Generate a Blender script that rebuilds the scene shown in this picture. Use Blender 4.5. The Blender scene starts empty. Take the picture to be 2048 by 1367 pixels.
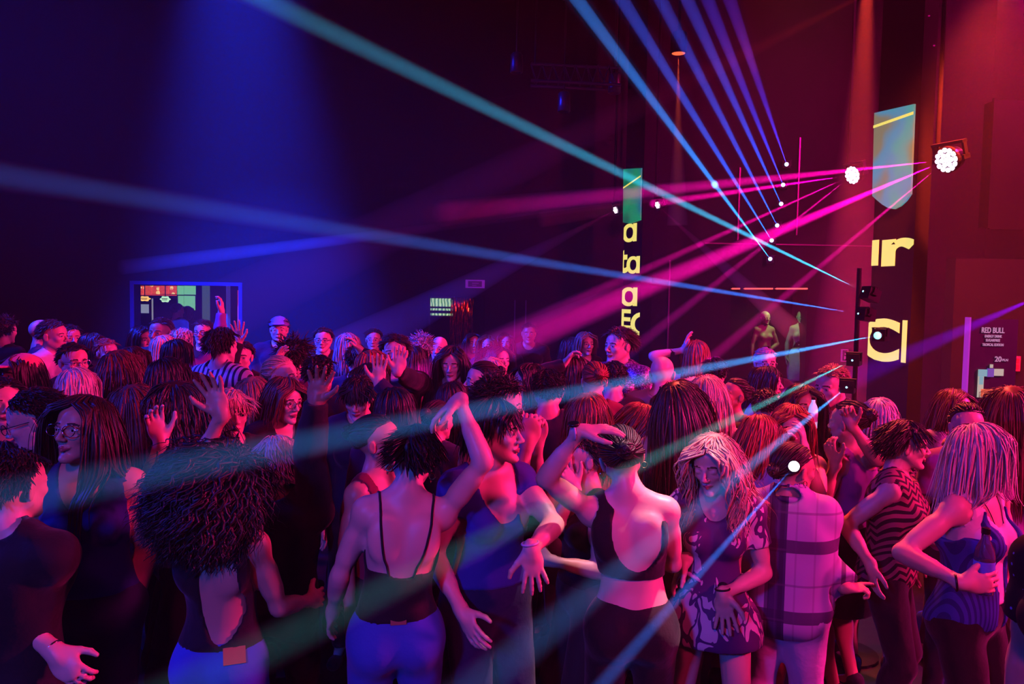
import bpy, math, random
import numpy as np
from mathutils import Vector, Matrix

# ---------------------------------------------------------------- camera, world, exposure
sc = bpy.context.scene
FPX = 1600.0; CAMZ = 2.15
PITCH = math.radians(3.3); ROLL = math.radians(1.0)
cam_data = bpy.data.cameras.new('camera'); cam = bpy.data.objects.new('camera', cam_data)
sc.collection.objects.link(cam); sc.camera = cam
cam_data.sensor_width = 36.0; cam_data.lens = FPX/2048*36.0
cam_data.clip_start = 0.05; cam_data.clip_end = 100
CR = (Matrix.Rotation(math.pi/2-PITCH, 4, 'X') @ Matrix.Rotation(ROLL, 4, 'Z'))
cam.matrix_world = Matrix.Translation((0,0,CAMZ)) @ CR
def px(x, y, Y):
    """world point seen at photo pixel (x, y) at distance Y into the room"""
    r = CR.to_3x3() @ Vector(((x-1024)/FPX, -(y-683.5)/FPX, -1.0))
    return Vector((0,0,CAMZ)) + r*(Y/r.y)

sc.view_settings.view_transform = 'Standard'; sc.view_settings.look = 'None'
sc.view_settings.exposure = 0.0; sc.view_settings.gamma = 1.0; sc.view_settings.use_curve_mapping = False
cy = sc.cycles
cy.max_bounces = 4; cy.diffuse_bounces = 1; cy.glossy_bounces = 1; cy.transmission_bounces = 2
cy.transparent_max_bounces = 64; cy.volume_bounces = 0
cy.sample_clamp_indirect = 1.0; cy.sample_clamp_direct = 0.0
cy.use_denoising = True
cy.use_adaptive_sampling = True; cy.adaptive_threshold = 0.05
cy.caustics_reflective = False; cy.caustics_refractive = False

world = bpy.data.worlds.new('night'); sc.world = world; world.use_nodes = True
bg = world.node_tree.nodes['Background']; bg.inputs[0].default_value = (0.10,0.05,0.16,1); bg.inputs[1].default_value = 0.02

# ---------------------------------------------------------------- stage lights
def spot(name, loc, target, color, power, angle, blend=.6, radius=.05):
    l = bpy.data.lights.new(name, 'SPOT'); l.color = color; l.energy = power
    l.spot_size = math.radians(angle); l.spot_blend = blend; l.shadow_soft_size = radius
    o = bpy.data.objects.new(name, l); sc.collection.objects.link(o)
    loc = Vector(loc); o.location = loc
    o.rotation_euler = (Vector(target)-loc).to_track_quat('-Z','Y').to_euler()
    return o
MAG=(1.0,0.015,0.22); PNK=(1.0,.10,.35); RED=(1.0,.03,.02); BLU=(.01,.03,1.0); CYA=(.0,.42,.85); ORA=(1.0,.20,.03)
# washes over the crowd, hung from the rig beside and behind the dance floor; one is added fill
spot('wash_magenta_right', (7.4,3.6,4.4), (0.2,4.4,1.4), MAG, 4000, 70, .8, .25)
spot('wash_magenta_far',  (6.8,7.5,6.6), (-2.5,7.6,1.5), MAG, 2900, 62, .9, .25)
spot('wash_magenta_fill', (5.2,-2.2,5.4), (1.75,3.6,1.1), MAG, 2100, 36, .9, .3)
spot('fill_magenta_dim', (-1.0,-3.0,6.0), (-.5,6.0,1.5), MAG, 330, 80, .9, .4)  # weak fill added behind the camera to lift the dim front rows
spot('wash_red_centre', (2.6,8.6,6.6), (1.7,4.0,1.2), (1.0,.07,.05), 5200, 26, .8, .12)
spot('pin_spot_centre', (2.3,3.9,6.4), (.50,3.0,1.38), (1.0,.45,.62), 3000, 8, .8, .06)
spot('wash_blue_left',  (-7.5,3.0,5.0), (-2.4,4.6,1.2), (.02,.03,1.0), 1500, 60, .9, .25)
spot('wash_blue_shaft', (-2.75,7.8,7.3), (-4.4,13.6,1.6), BLU, 105000, 36, 1.0, .2)
spot('wash_blue_high',  (-8.0,6.0,6.8), (-3.0,8.0,3.2), BLU, 16000, 50, 1.0, .2)
spot('wash_blue_front', (-2.2,-2.5,3.6), (-.5,3.3,.4), (.02,.08,1.0), 700, 50, .9, .25)
spot('wash_crimson_corner', (7.4,7.0,6.4), (4.6,12.0,4.9), (1.0,.0,.26), 10000, 50, 1.0, .2)
spot('wash_crimson_down', (6.0,8.0,7.3), (5.3,9.6,3.2), (1.0,.0,.20), 26000, 46, 1.0, .2)
spot('orange_corner', px(1985,-45,6.6), (4.6,8.2,1.0), (1.0,.05,.02), 8000, 85, 1.0, .1)
spot('blue_right_beam', (7.0,5.0,4.2), (2.5,4.9,.3), (.06,.04,1.0), 1600, 24, .9, .1)
# ---------------------------------------------------------------- small helpers
def link(o):
    bpy.context.scene.collection.objects.link(o); return o

def np_mesh(name, V, Q, mats=None, midx=None, smooth=True):
    """mesh from numpy verts and quads/triangles (-1 in 4th column = triangle)"""
    me = bpy.data.meshes.new(name)
    V = np.asarray(V, dtype=np.float32); Q = np.asarray(Q, dtype=np.int32)
    n = len(Q)
    me.vertices.add(len(V)); me.vertices.foreach_set('co', V.ravel())
    me.loops.add(n*4); me.loops.foreach_set('vertex_index', Q.ravel())
    me.polygons.add(n)
    me.polygons.foreach_set('loop_start', np.arange(0, n*4, 4, dtype=np.int32))
    me.polygons.foreach_set('use_smooth', np.full(n, smooth))
    for m in (mats or []): me.materials.append(m)
    if midx is not None: me.polygons.foreach_set('material_index', np.asarray(midx, dtype=np.int32))
    me.update(calc_edges=True); me.validate()
    return me

def add_obj(name, me, parent=None):
    o = bpy.data.objects.new(name, me); link(o)
    if parent is not None: o.parent = parent
    return o

def props(o, label=None, cat=None, group=None, kind=None):
    if label: o['label'] = label
    if cat: o['category'] = cat
    if group: o['group'] = group
    if kind: o['kind'] = kind
    return o

class MB:
    """collects boxes, tubes, lathes and polygons into one mesh"""
    def __init__(s): s.v = []; s.f = []
    def add(s, vs, fs, M=None):
        b = len(s.v)
        for p in vs:
            p = Vector(p); s.v.append(tuple(M @ p if M is not None else p))
        s.f += [tuple(i+b for i in f) for f in fs]; return s
    def box(s, lo, hi, M=None):
        x0,y0,z0 = lo; x1,y1,z1 = hi
        return s.add([(x0,y0,z0),(x1,y0,z0),(x1,y1,z0),(x0,y1,z0),(x0,y0,z1),(x1,y0,z1),(x1,y1,z1),(x0,y1,z1)],
            [(0,3,2,1),(4,5,6,7),(0,1,5,4),(1,2,6,5),(2,3,7,6),(3,0,4,7)], M)
    def tube(s, pts, rad, n=12, caps=True, M=None):
        pts = [Vector(p) for p in pts]
        rads = rad if isinstance(rad, (list, tuple)) else [rad]*len(pts)
        vs = []; fs = []
        t = (pts[1]-pts[0]).normalized()
        u = t.orthogonal().normalized()
        for i, p in enumerate(pts):
            a = pts[max(i-1,0)]; b = pts[min(i+1, len(pts)-1)]
            t = (b-a).normalized(); u = (u - t*u.dot(t)).normalized(); w = t.cross(u)
            for k in range(n):
                an = 2*math.pi*k/n
                vs.append(p + (u*math.cos(an)+w*math.sin(an))*rads[i])
        for i in range(len(pts)-1):
            for k in range(n):
                fs.append((i*n+k, i*n+(k+1)%n, (i+1)*n+(k+1)%n, (i+1)*n+k))
        if caps:
            fs.append(tuple(range(n))[::-1]); fs.append(tuple((len(pts)-1)*n+k for k in range(n)))
        return s.add(vs, fs, M)
    def lathe(s, prof, n=20, M=None):
        vs = []; fs = []
        for r, z in prof:
            for k in range(n):
                a = 2*math.pi*k/n; vs.append((r*math.cos(a), r*math.sin(a), z))
        for i in range(len(prof)-1):
            for k in range(n):
                fs.append((i*n+k, i*n+(k+1)%n, (i+1)*n+(k+1)%n, (i+1)*n+k))
        fs.append(tuple(range(n))[::-1]); fs.append(tuple((len(prof)-1)*n+k for k in range(n)))
        return s.add(vs, fs, M)
    def build(s, name, mat, parent=None, smooth=False, mats=None):
        me = bpy.data.meshes.new(name)
        me.from_pydata(s.v, [], s.f); me.update()
        me.materials.append(mat)
        if smooth:
            for p in me.polygons: p.use_smooth = len(p.vertices) == 4
        return add_obj(name, me, parent)

# ---------------------------------------------------------------- implicit surfaces -> one continuous mesh
def rotm(rx=0, ry=0, rz=0):
    cx,sx,cy,sy,cz,sz = (math.cos(math.radians(rx)),math.sin(math.radians(rx)),math.cos(math.radians(ry)),
        math.sin(math.radians(ry)),math.cos(math.radians(rz)),math.sin(math.radians(rz)))
    X = np.array([[1,0,0],[0,cx,-sx],[0,sx,cx]]); Y = np.array([[cy,0,sy],[0,1,0],[-sy,0,cy]])
    Z = np.array([[cz,-sz,0],[sz,cz,0],[0,0,1]])
    return Z @ Y @ X

class Prim:
    def __init__(s, kind, a, b, k, grp, sub=False, R=None):
        s.kind=kind; s.a=a; s.b=b; s.k=k; s.grp=grp; s.sub=sub; s.R=R

class Body:
    """list of blended primitives; frame F=(R,t) maps part-local to person-local coordinates"""
    def __init__(s): s.p = []
    def cone(s, p, q, r0, r1, k, grp, F=None, sub=False):
        p = np.array(p, float); q = np.array(q, float)
        if F is not None: p = F[0]@p+F[1]; q = F[0]@q+F[1]
        s.p.append(Prim('c', (p,q), (r0,r1), k, grp, sub))
    def ell(s, c, r, k, grp, F=None, sub=False, R=None):
        c = np.array(c, float); R = np.eye(3) if R is None else R
        if F is not None: c = F[0]@c+F[1]; R = F[0]@R
        s.p.append(Prim('e', c, np.array(r, float), k, grp, sub, R))
    def field(s, lo, hi, h, groups=None, inflate=0.0, infl=None, extra=None):
        lo = np.array(lo); n = np.ceil((np.array(hi)-lo)/h).astype(int)+1
        ax = [lo[i]+h*np.arange(n[i]) for i in range(3)]
        F = np.full(tuple(n), 0.06, np.float32)
        for pr in s.p:
            if groups is not None and pr.grp not in groups: continue
            g = inflate if infl is None else infl.get(pr.grp, inflate)
            if pr.sub and g > 0.004: continue
            if pr.kind == 'c':
                (p,q),(r0,r1) = pr.a, pr.b; m = max(r0,r1)+g+pr.k+0.035
                bl = np.minimum(p,q)-m; bh = np.maximum(p,q)+m
            else:
                m = pr.b.max()+g+pr.k+0.035; bl = pr.a-m; bh = pr.a+m
            i0 = np.clip(np.floor((bl-lo)/h).astype(int),0,n); i1 = np.clip(np.ceil((bh-lo)/h).astype(int)+1,0,n)
            if (i1<=i0).any(): continue
            sl = tuple(slice(i0[i],i1[i]) for i in range(3))
            X = ax[0][sl[0]][:,None,None]; Y = ax[1][sl[1]][None,:,None]; Z = ax[2][sl[2]][None,None,:]
            if pr.kind == 'c':
                d = q-p; L2 = max(float(d@d),1e-9)
                px,py,pz = X-p[0],Y-p[1],Z-p[2]
                t = np.clip((px*d[0]+py*d[1]+pz*d[2])/L2,0,1)
                D = np.sqrt((px-t*d[0])**2+(py-t*d[1])**2+(pz-t*d[2])**2)-(r0+(r1-r0)*t)-g
            else:
                r = pr.b+g
                c = pr.a; R = pr.R
                qx,qy,qz = X-c[0],Y-c[1],Z-c[2]
                u = (qx*R[0,0]+qy*R[1,0]+qz*R[2,0])/r[0]
                v = (qx*R[0,1]+qy*R[1,1]+qz*R[2,1])/r[1]
                w = (qx*R[0,2]+qy*R[1,2]+qz*R[2,2])/r[2]
                k0 = np.sqrt(u*u+v*v+w*w); k1 = np.sqrt((u/r[0])**2+(v/r[1])**2+(w/r[2])**2)+1e-6
                D = k0*(k0-1)/k1
            A = F[sl]; k = max(pr.k,1e-4)
            if pr.sub:
                D = -D; hh = np.maximum(k-np.abs(A-D),0)/k
                F[sl] = np.maximum(A,D)+hh*hh*k*0.25
            else:
                hh = np.maximum(k-np.abs(A-D),0)/k
                F[sl] = np.minimum(A,D)-hh*hh*k*0.25
        if extra is not None: F = extra(F, ax)
        return F, lo

def nets(F, lo, h):
    """surface nets: returns verts, quads"""
    F = F.copy()
    F[0]=F[-1]=0.05; F[:,0]=F[:,-1]=0.05; F[:,:,0]=F[:,:,-1]=0.05
    I = F < 0
    n = np.array(F.shape)
    c = np.zeros(tuple(n-1), np.uint8)
    for dx in (0,1):
        for dy in (0,1):
            for dz in (0,1):
                c += I[dx:n[0]-1+dx, dy:n[1]-1+dy, dz:n[2]-1+dz]
    act = (c>0)&(c<8)
    idx = np.argwhere(act)
    if len(idx)==0: return np.zeros((0,3)), np.zeros((0,4),int)
    num = np.full(act.shape, -1, np.int64); num[act] = np.arange(len(idx))
    acc = np.zeros((len(idx),3)); cnt = np.zeros(len(idx))
    C = [(0,0,0),(1,0,0),(0,1,0),(1,1,0),(0,0,1),(1,0,1),(0,1,1),(1,1,1)]
    val = [F[idx[:,0]+a, idx[:,1]+b, idx[:,2]+d] for a,b,d in C]
    for i in range(8):
        for ax_ in range(3):
            if C[i][ax_]==0:
                e = list(C[i]); e[ax_]=1; j = C.index(tuple(e))
                a,b = val[i],val[j]; m = (a<0)!=(b<0)
                t = np.where(m, a/np.where(m,a-b,1), 0)
                p = np.array(C[i],float)[None,:].repeat(len(idx),0); p[:,ax_] += t
                acc += p*m[:,None]; cnt += m
    V = (idx + acc/cnt[:,None])*h + lo
    quads = []
    for a in range(3):
        s0 = [slice(None)]*3; s1 = [slice(None)]*3; s0[a]=slice(0,-1); s1[a]=slice(1,None)
        A,B = I[tuple(s0)], I[tuple(s1)]
        e = np.argwhere(A!=B)
        if len(e)==0: continue
        b,c2 = (a+1)%3,(a+2)%3
        ok = (e[:,b]>0)&(e[:,c2]>0)&(e[:,b]<n[b]-1)&(e[:,c2]<n[c2]-1)
        e = e[ok]
        def cell(db,dc):
            q = e.copy(); q[:,b]-=db; q[:,c2]-=dc
            return num[q[:,0],q[:,1],q[:,2]]
        q = np.stack([cell(1,1),cell(0,1),cell(0,0),cell(1,0)],1)
        flip = ~A[e[:,0],e[:,1],e[:,2]]
        q[flip] = q[flip][:,::-1]
        quads.append(q)
    return V, np.concatenate(quads)

def merge(parts):
    Vs=[];Qs=[];b=0
    for V,Q in parts:
        Vs.append(V);Qs.append(Q+b);b+=len(V)
    return np.concatenate(Vs), np.concatenate(Qs)

def drop(V, Q, keep):
    """keep quads whose centre satisfies the mask; compact vertices"""
    c = V[Q].mean(1); m = keep(c); Q = Q[m]
    used = np.zeros(len(V),bool); used[Q.ravel()] = True
    mp = np.cumsum(used)-1
    return V[used], mp[Q]
# ---------------------------------------------------------------- materials
def mat(name, color, rough=.6, emit=None, strength=1.0, metal=0.0, spec=.5, coat=0):
    m = bpy.data.materials.new(name); m.use_nodes = True
    b = m.node_tree.nodes['Principled BSDF']
    b.inputs['Base Color'].default_value = (*color,1); b.inputs['Roughness'].default_value = rough
    b.inputs['Metallic'].default_value = metal; b.inputs['Specular IOR Level'].default_value = spec
    if emit:
        b.inputs['Emission Color'].default_value = (*emit,1); b.inputs['Emission Strength'].default_value = strength
    if emit and strength<60: m.cycles.emission_sampling = 'NONE'
    # slight wear so no surface is perfectly even
    nt = m.node_tree; n = nt.nodes.new('ShaderNodeTexNoise'); n.inputs['Scale'].default_value = 18; n.inputs['Detail'].default_value = 4
    tc = nt.nodes.new('ShaderNodeTexCoord'); nt.links.new(tc.outputs['Object'], n.inputs['Vector'])
    r = nt.nodes.new('ShaderNodeMapRange'); r.inputs['To Min'].default_value = max(rough-.08,.02); r.inputs['To Max'].default_value = min(rough+.1,1)
    nt.links.new(n.outputs['Fac'], r.inputs['Value']); nt.links.new(r.outputs['Result'], b.inputs['Roughness'])
    return m
def vol_mat(name, color, dens, aniso=.0):
    m = bpy.data.materials.new(name); m.use_nodes = True; nt = m.node_tree
    nt.nodes.remove(nt.nodes['Principled BSDF'])
    v = nt.nodes.new('ShaderNodeVolumeScatter'); v.inputs['Color'].default_value = (*color,1)
    v.inputs['Density'].default_value = dens; v.inputs['Anisotropy'].default_value = aniso
    nt.links.new(v.outputs[0], nt.nodes['Material Output'].inputs['Volume'])
    return m
M_BLACK = mat('matt_black_wall',(.006,.0055,.007),.95,spec=.02)
M_FLOOR = mat('dark_floor',(.02,.018,.02),.35)
M_PANEL = mat('dark_panel',(.003,.0025,.0032),.95,spec=.02)
M_METAL = mat('black_metal',(.02,.02,.022),.35,metal=.6)
M_CHROME = mat('brushed_metal',(.4,.4,.42),.25,metal=1)
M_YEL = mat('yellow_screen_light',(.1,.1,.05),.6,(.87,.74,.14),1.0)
M_HAZE = vol_mat('room_haze',(1,1,1),.0028)
M_BEAMH = vol_mat('beam_haze',(1,1,1),.20); M_THIN = vol_mat('thin_beam_haze',(1,1,1),.035); M_MID = vol_mat('laser_beam_haze',(1,1,1),.07)

XL,XR,YB,YF,ZC = -9.0,8.2,14.0,-4.0,7.4
def struct(name, mb, m, **k):
    o = mb.build(name, m, **k); o['kind']='structure'; return o
struct('floor', MB().box((XL,YF,-.1),(XR,YB+5,0)), M_FLOOR)
struct('ceiling', MB().box((XL,YF,ZC),(XR,YB,ZC+.1)), M_BLACK)
struct('wall_left', MB().box((XL-.15,YF,0),(XL,YB+5,ZC)), M_BLACK)
struct('wall_right', MB().box((XR,YF,0),(XR+.15,YB,ZC)), M_BLACK)
struct('wall_front', MB().box((XL,YF-.15,0),(XR,YF,ZC)), M_BLACK)
# back wall with openings: bar doorway, tinsel doorway, mannequin niche
def xz(x,y,Y=YB): p = px(x,y,Y); return p.x, p.z
dA = (xz(268,570)[0], xz(478,570)[0], xz(375,570)[1])
dB = (xz(858,590)[0], xz(968,590)[0], xz(900,592)[1])
dC = (xz(1462,578)[0], xz(1616,578)[0], xz(1540,577)[1])
wb = MB(); xs = XL
for x0,x1,zt in (dA,dB,dC):
    wb.box((xs,YB,0),(x0,YB+.25,ZC)); wb.box((x0,YB,zt),(x1,YB+.25,ZC)); xs = x1
wb.box((xs,YB,0),(XR,YB+.25,ZC))
struct('wall_back', wb, M_BLACK)
struct('wall_bar', MB().box((XL,YB+4.9,0),(XR,YB+5,4)), M_BLACK)
struct('ceiling_bar', MB().box((XL,YB+.25,3.2),(XR,YB+5,3.3)), M_BLACK)
# niche for the mannequins
nb = MB(); nb.box((dC[0]-.05,YB+.9,0),(dC[1]+.05,YB+.95,dC[2]+.05)).box((dC[0]-.1,YB+.25,0),(dC[0]-.05,YB+.95,dC[2])).box((dC[1]+.05,YB+.25,0),(dC[1]+.1,YB+.95,dC[2])).box((dC[0]-.1,YB+.25,dC[2]+.05),(dC[1]+.1,YB+.95,dC[2]+.1))
struct('wall_niche', nb, M_PANEL)
# door frames and wall trims
def frame_rect(name, x0,x1,z0,z1,Y,w,m):
    b = MB(); b.box((x0-w,Y-.03,z0),(x0,Y,z1+w)).box((x1,Y-.03,z0),(x1+w,Y,z1+w)).box((x0,Y-.03,z1),(x1,Y,z1+w))
    return struct(name,b,m)
M_BLUETRIM = mat('blue_painted_trim',(.012,.012,.06),.4)
M_TRIM = mat('mauve_trim',(.05,.02,.05),.4)
frame_rect('trim_1',dA[0],dA[1],0,dA[2],YB-.002,.06,M_BLUETRIM)
frame_rect('trim_2',dB[0],dB[1],0,dB[2],YB-.002,.03,M_PANEL)
for i,(xa,ya,xb,yb,Y) in enumerate(((1480,335,1480,480,YB-.02),(1600,275,1600,470,YB-.02),(1410,486,1745,468,YB-.02),(1340,520,1340,720,YB-.02),(1030,600,1030,680,YB-.02),(1052,600,1052,665,YB-.02))):
    a=px(xa,ya,Y); b=px(xb,yb,Y)
    if abs(a.x-b.x)<.5: mb=MB().box((a.x-.012,Y-.02,b.z),(a.x+.012,Y,a.z))
    else: mb=MB().box((a.x,Y-.02,a.z-.01),(b.x,Y,a.z+.01))
    struct('trim_%d'%(i+3), mb, M_TRIM if i<4 else M_BLUETRIM)
# panels on the right: dark box with outlined face
a=px(1990,200,9.0); b=px(2120,455,9.0)
struct('trim_10', MB().box((a.x,9.0,b.z),(b.x,9.2,a.z)).box((a.x-.02,8.98,b.z-.02),(a.x,9.02,a.z+.02)).box((a.x,8.98,b.z-.03),(b.x,9.02,b.z)), M_PANEL)
a=px(1912,516,9.0); b=px(2120,760,9.0)
struct('trim_11', MB().box((a.x,9.0,0),(b.x+.6,9.2,a.z)), M_BLACK)

# ---------------------------------------------------------------- screen columns
def glyph(txt, size, bold=.04):
    c = bpy.data.curves.new('t','FONT'); c.body = txt; c.size = size; c.offset = bold*size; c.resolution_u = 6
    o = bpy.data.objects.new('t', c); link(o)
    dg = bpy.context.evaluated_depsgraph_get(); dg.update()
    me = bpy.data.meshes.new_from_object(o.evaluated_get(dg)); bpy.data.objects.remove(o)
    V = [tuple(v.co) for v in me.vertices]; F = [tuple(p.vertices) for p in me.polygons]
    bpy.data.meshes.remove(me); return V,F
import bmesh
def sign_text(name, txt, boxuv, plane, mat_, parent, clip=(0,1), bold=.05, thick=.006):
    """letters scaled into boxuv=(u0,v0,u1,v1) metres on plane=(origin,U,Vdir,N), cut off at clip u-range"""
    V,F = glyph(txt,1.0,bold)
    A = np.array(V); lo=A.min(0); hi=A.max(0)
    u0,v0,u1,v1 = boxuv
    bm = bmesh.new()
    O,U,W,N = plane
    vs = [bm.verts.new(((p[0]-lo[0])/(hi[0]-lo[0])*(u1-u0)+u0, (p[1]-lo[1])/(hi[1]-lo[1])*(v1-v0)+v0, 0)) for p in V]
    for f in F:
        try: bm.faces.new([vs[i] for i in f])
        except ValueError: pass
    for cu,sgn in ((clip[0],-1),(clip[1],1)):
        bmesh.ops.bisect_plane(bm, geom=bm.verts[:]+bm.edges[:]+bm.faces[:], plane_co=(cu,0,0), plane_no=(sgn,0,0), clear_outer=True)
    r = bmesh.ops.extrude_face_region(bm, geom=bm.faces[:])
    for v in r['geom']:
        if isinstance(v, bmesh.types.BMVert): v.co.z += thick
    bmesh.ops.recalc_face_normals(bm, faces=bm.faces[:])
    for v in bm.verts: v.co = O + U*v.co.x + W*v.co.y + N*(v.co.z+.004)
    me = bpy.data.meshes.new(name); bm.to_mesh(me); bm.free(); me.materials.append(mat_)
    return add_obj(name, me, parent)

def screen_mat(name, cols, seed, stops=((.3,.45,.62)), scale=1.6, strength=1.0, off=(0,0,0)):
    m = bpy.data.materials.new(name); m.use_nodes=True; nt=m.node_tree; b=nt.nodes['Principled BSDF']
    b.inputs['Base Color'].default_value=(.02,.02,.02,1)
    tc=nt.nodes.new('ShaderNodeTexCoord'); mp=nt.nodes.new('ShaderNodeMapping'); mp.inputs['Location'].default_value=off
    n=nt.nodes.new('ShaderNodeTexNoise'); n.inputs['Scale'].default_value=scale; n.inputs['Detail'].default_value=2
    r=nt.nodes.new('ShaderNodeValToRGB'); r.color_ramp.interpolation='EASE'
    r.color_ramp.elements[0].position=stops[0]; r.color_ramp.elements[0].color=(*cols[0],1)
    r.color_ramp.elements[1].position=stops[-1]; r.color_ramp.elements[1].color=(*cols[-1],1)
    for s,c in zip(stops[1:-1],cols[1:-1]): e=r.color_ramp.elements.new(s); e.color=(*c,1)
    nt.links.new(tc.outputs['Object'],mp.inputs[0]); nt.links.new(mp.outputs[0],n.inputs['Vector']); nt.links.new(n.outputs['Fac'],r.inputs[0])
    nt.links.new(r.outputs[0],b.inputs['Emission Color']); b.inputs['Emission Strength'].default_value=strength
    return m
M_SCR1 = screen_mat('right_column_picture',((.25,.22,.13),(.06,.30,.50),(.03,.38,.38),(.22,.26,.12)),1,(.38,.47,.55,.64),1.3,.8)
M_SCR2 = screen_mat('left_column_picture',((.0,.10,.06),(.0,.28,.12),(.0,.14,.25)),1,(.35,.5,.65),1.3,.8)

def column(xa,xb,yref,Ya,Yb,label,depth):
    A = px(xa,yref,Ya); B = px(xb,yref,Yb); A.z=B.z=0
    U = (B-A).normalized(); w=(B-A).length
    N = Vector((U.y,-U.x,0))                       # faces the camera
    if N.y>0: N=-N
    t = bpy.data.objects.new('screen_column',None); link(t); t.location=(A+B)/2-N*depth/2; bpy.context.view_layer.update()
    t['label']=label; t['category']='column'
    inv = Matrix.Translation(-t.location)
    mb=MB(); A2=A-N*depth; B2=B-N*depth
    mb.add([A,B,B2,A2]+[p+Vector((0,0,ZC)) for p in (A,B,B2,A2)],[(0,1,2,3),(7,6,5,4),(0,4,5,1),(1,5,6,2),(2,6,7,3),(3,7,4,0)],inv)
    mb.build('shaft',M_BLACK,t)
    O=A-t.location
    def uv(x,y):     # photo pixel -> metres on the face
        r=(CR.to_3x3()@Vector(((x-1024)/FPX,-(y-683.5)/FPX,-1)))
        C0=Vector((0,0,CAMZ)); k=(A-C0).dot(N)/r.dot(N); P=C0+r*k
        return (P-A).dot(U), P.z
    return t,(O,U,Vector((0,0,1)),N),uv,w
def face_poly(name,pts,plane,m,parent,thick=.02):
    O,U,W,N=plane; b=MB(); n=len(pts)
    vs=[O+U*u+W*v+N*.002 for u,v in pts]+[O+U*u+W*v+N*(.002+thick) for u,v in pts]
    b.add(vs,[tuple(range(n)),tuple(range(2*n-1,n-1,-1))]+[(i,i+n,(i+1)%n+n,(i+1)%n) for i in range(n)])
    o=b.build(name,m,parent); bm=bmesh.new(); bm.from_mesh(o.data); bmesh.ops.recalc_face_normals(bm,faces=bm.faces[:]); bm.to_mesh(o.data); bm.free(); return o
tR,plR,uvR,wR = column(1741,1823,600,8.5,7.9,'wide column at the right with projected yellow letters reading ir and C',.16)
tR['label']='nearer black column on the right, showing big yellow letters under a turquoise picture'
bot=[(1748,392),(1757,400),(1768,409),(1780,416),(1792,418),(1804,412),(1815,402),(1825,388)]
face_poly('picture_screen',[uvR(1752,226)]+[uvR(*p) for p in bot]+[uvR(1832,208)],plR,M_SCR1,tR)
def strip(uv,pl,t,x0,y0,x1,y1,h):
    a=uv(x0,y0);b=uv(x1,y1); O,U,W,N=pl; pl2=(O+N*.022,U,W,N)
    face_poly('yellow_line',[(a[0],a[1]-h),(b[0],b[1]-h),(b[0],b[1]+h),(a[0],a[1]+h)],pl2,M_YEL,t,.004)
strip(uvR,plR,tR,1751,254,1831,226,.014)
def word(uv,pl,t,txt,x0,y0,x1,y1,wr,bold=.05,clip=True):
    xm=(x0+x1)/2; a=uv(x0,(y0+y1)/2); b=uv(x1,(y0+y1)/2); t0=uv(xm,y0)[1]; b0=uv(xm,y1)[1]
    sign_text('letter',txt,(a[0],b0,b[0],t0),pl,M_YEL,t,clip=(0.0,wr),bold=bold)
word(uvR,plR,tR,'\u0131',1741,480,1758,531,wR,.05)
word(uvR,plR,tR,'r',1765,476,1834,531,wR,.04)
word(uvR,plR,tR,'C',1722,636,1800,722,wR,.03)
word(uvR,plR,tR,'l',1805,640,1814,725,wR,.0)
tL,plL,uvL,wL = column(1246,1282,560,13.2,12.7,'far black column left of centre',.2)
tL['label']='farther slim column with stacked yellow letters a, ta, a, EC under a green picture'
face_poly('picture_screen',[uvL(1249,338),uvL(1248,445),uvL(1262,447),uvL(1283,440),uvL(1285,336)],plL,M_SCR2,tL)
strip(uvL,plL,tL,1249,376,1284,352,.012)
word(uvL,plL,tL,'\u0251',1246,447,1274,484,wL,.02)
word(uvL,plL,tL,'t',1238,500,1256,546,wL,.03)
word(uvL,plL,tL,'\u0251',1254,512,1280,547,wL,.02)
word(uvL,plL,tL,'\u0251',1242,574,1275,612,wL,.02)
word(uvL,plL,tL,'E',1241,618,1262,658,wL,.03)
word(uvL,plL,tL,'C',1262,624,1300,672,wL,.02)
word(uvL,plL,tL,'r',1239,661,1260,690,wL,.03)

# ---------------------------------------------------------------- light beams in the haze
M_LENS = mat('lit_lens',(.9,.9,.9),.3,(1.0,.62,.9),6)
M_LENSC = mat('cyan_lit_lens',(.9,.9,.9),.3,(.25,.80,1.0),1.8)
M_GLARE = mat('white_glare',(.9,.9,.9),.3,(1,.97,.9),30)  # glow for the laser glare added on a dancer's head
def beam(src, dst, color, power, ang, label, group, L=None, angc=None, dens=None, t0=.02):
    src=Vector(src); dst=Vector(dst); d=dst-src; L=L or d.length; d.normalize()
    l = bpy.data.lights.new('beam_lamp','SPOT'); l.color=color; l.energy=power; l.spot_size=math.radians(ang); l.spot_blend=1.0; l.shadow_soft_size=.004
    lo = bpy.data.objects.new('beam_lamp',l); link(lo)
    q = (-d).to_track_quat('Z','Y'); 
    r1 = math.tan(math.radians(ang/2))
    mb=MB(); n=20
    vs=[];fs=[]
    for t in (t0,L):
        for k in range(n):
            a=2*math.pi*k/n; vs.append((math.cos(a)*r1*t*1.02+0, math.sin(a)*r1*t*1.02, -t))
    fs=[(k,n+k,n+(k+1)%n,(k+1)%n) for k in range(n)]+[tuple(range(n)),tuple(range(2*n-1,n-1,-1))]
    mb.add(vs,fs)
    o=mb.build('light_beam',dens or M_BEAMH)
    o.location=src; o.rotation_mode='QUATERNION'; o.rotation_quaternion=q
    lo.parent=o; lo.location=(0,0,0)
    props(o,label,'light beam',group)
    return o
def ext(src,dst,k): src=Vector(src);dst=Vector(dst); return src+(dst-src)*k
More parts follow.
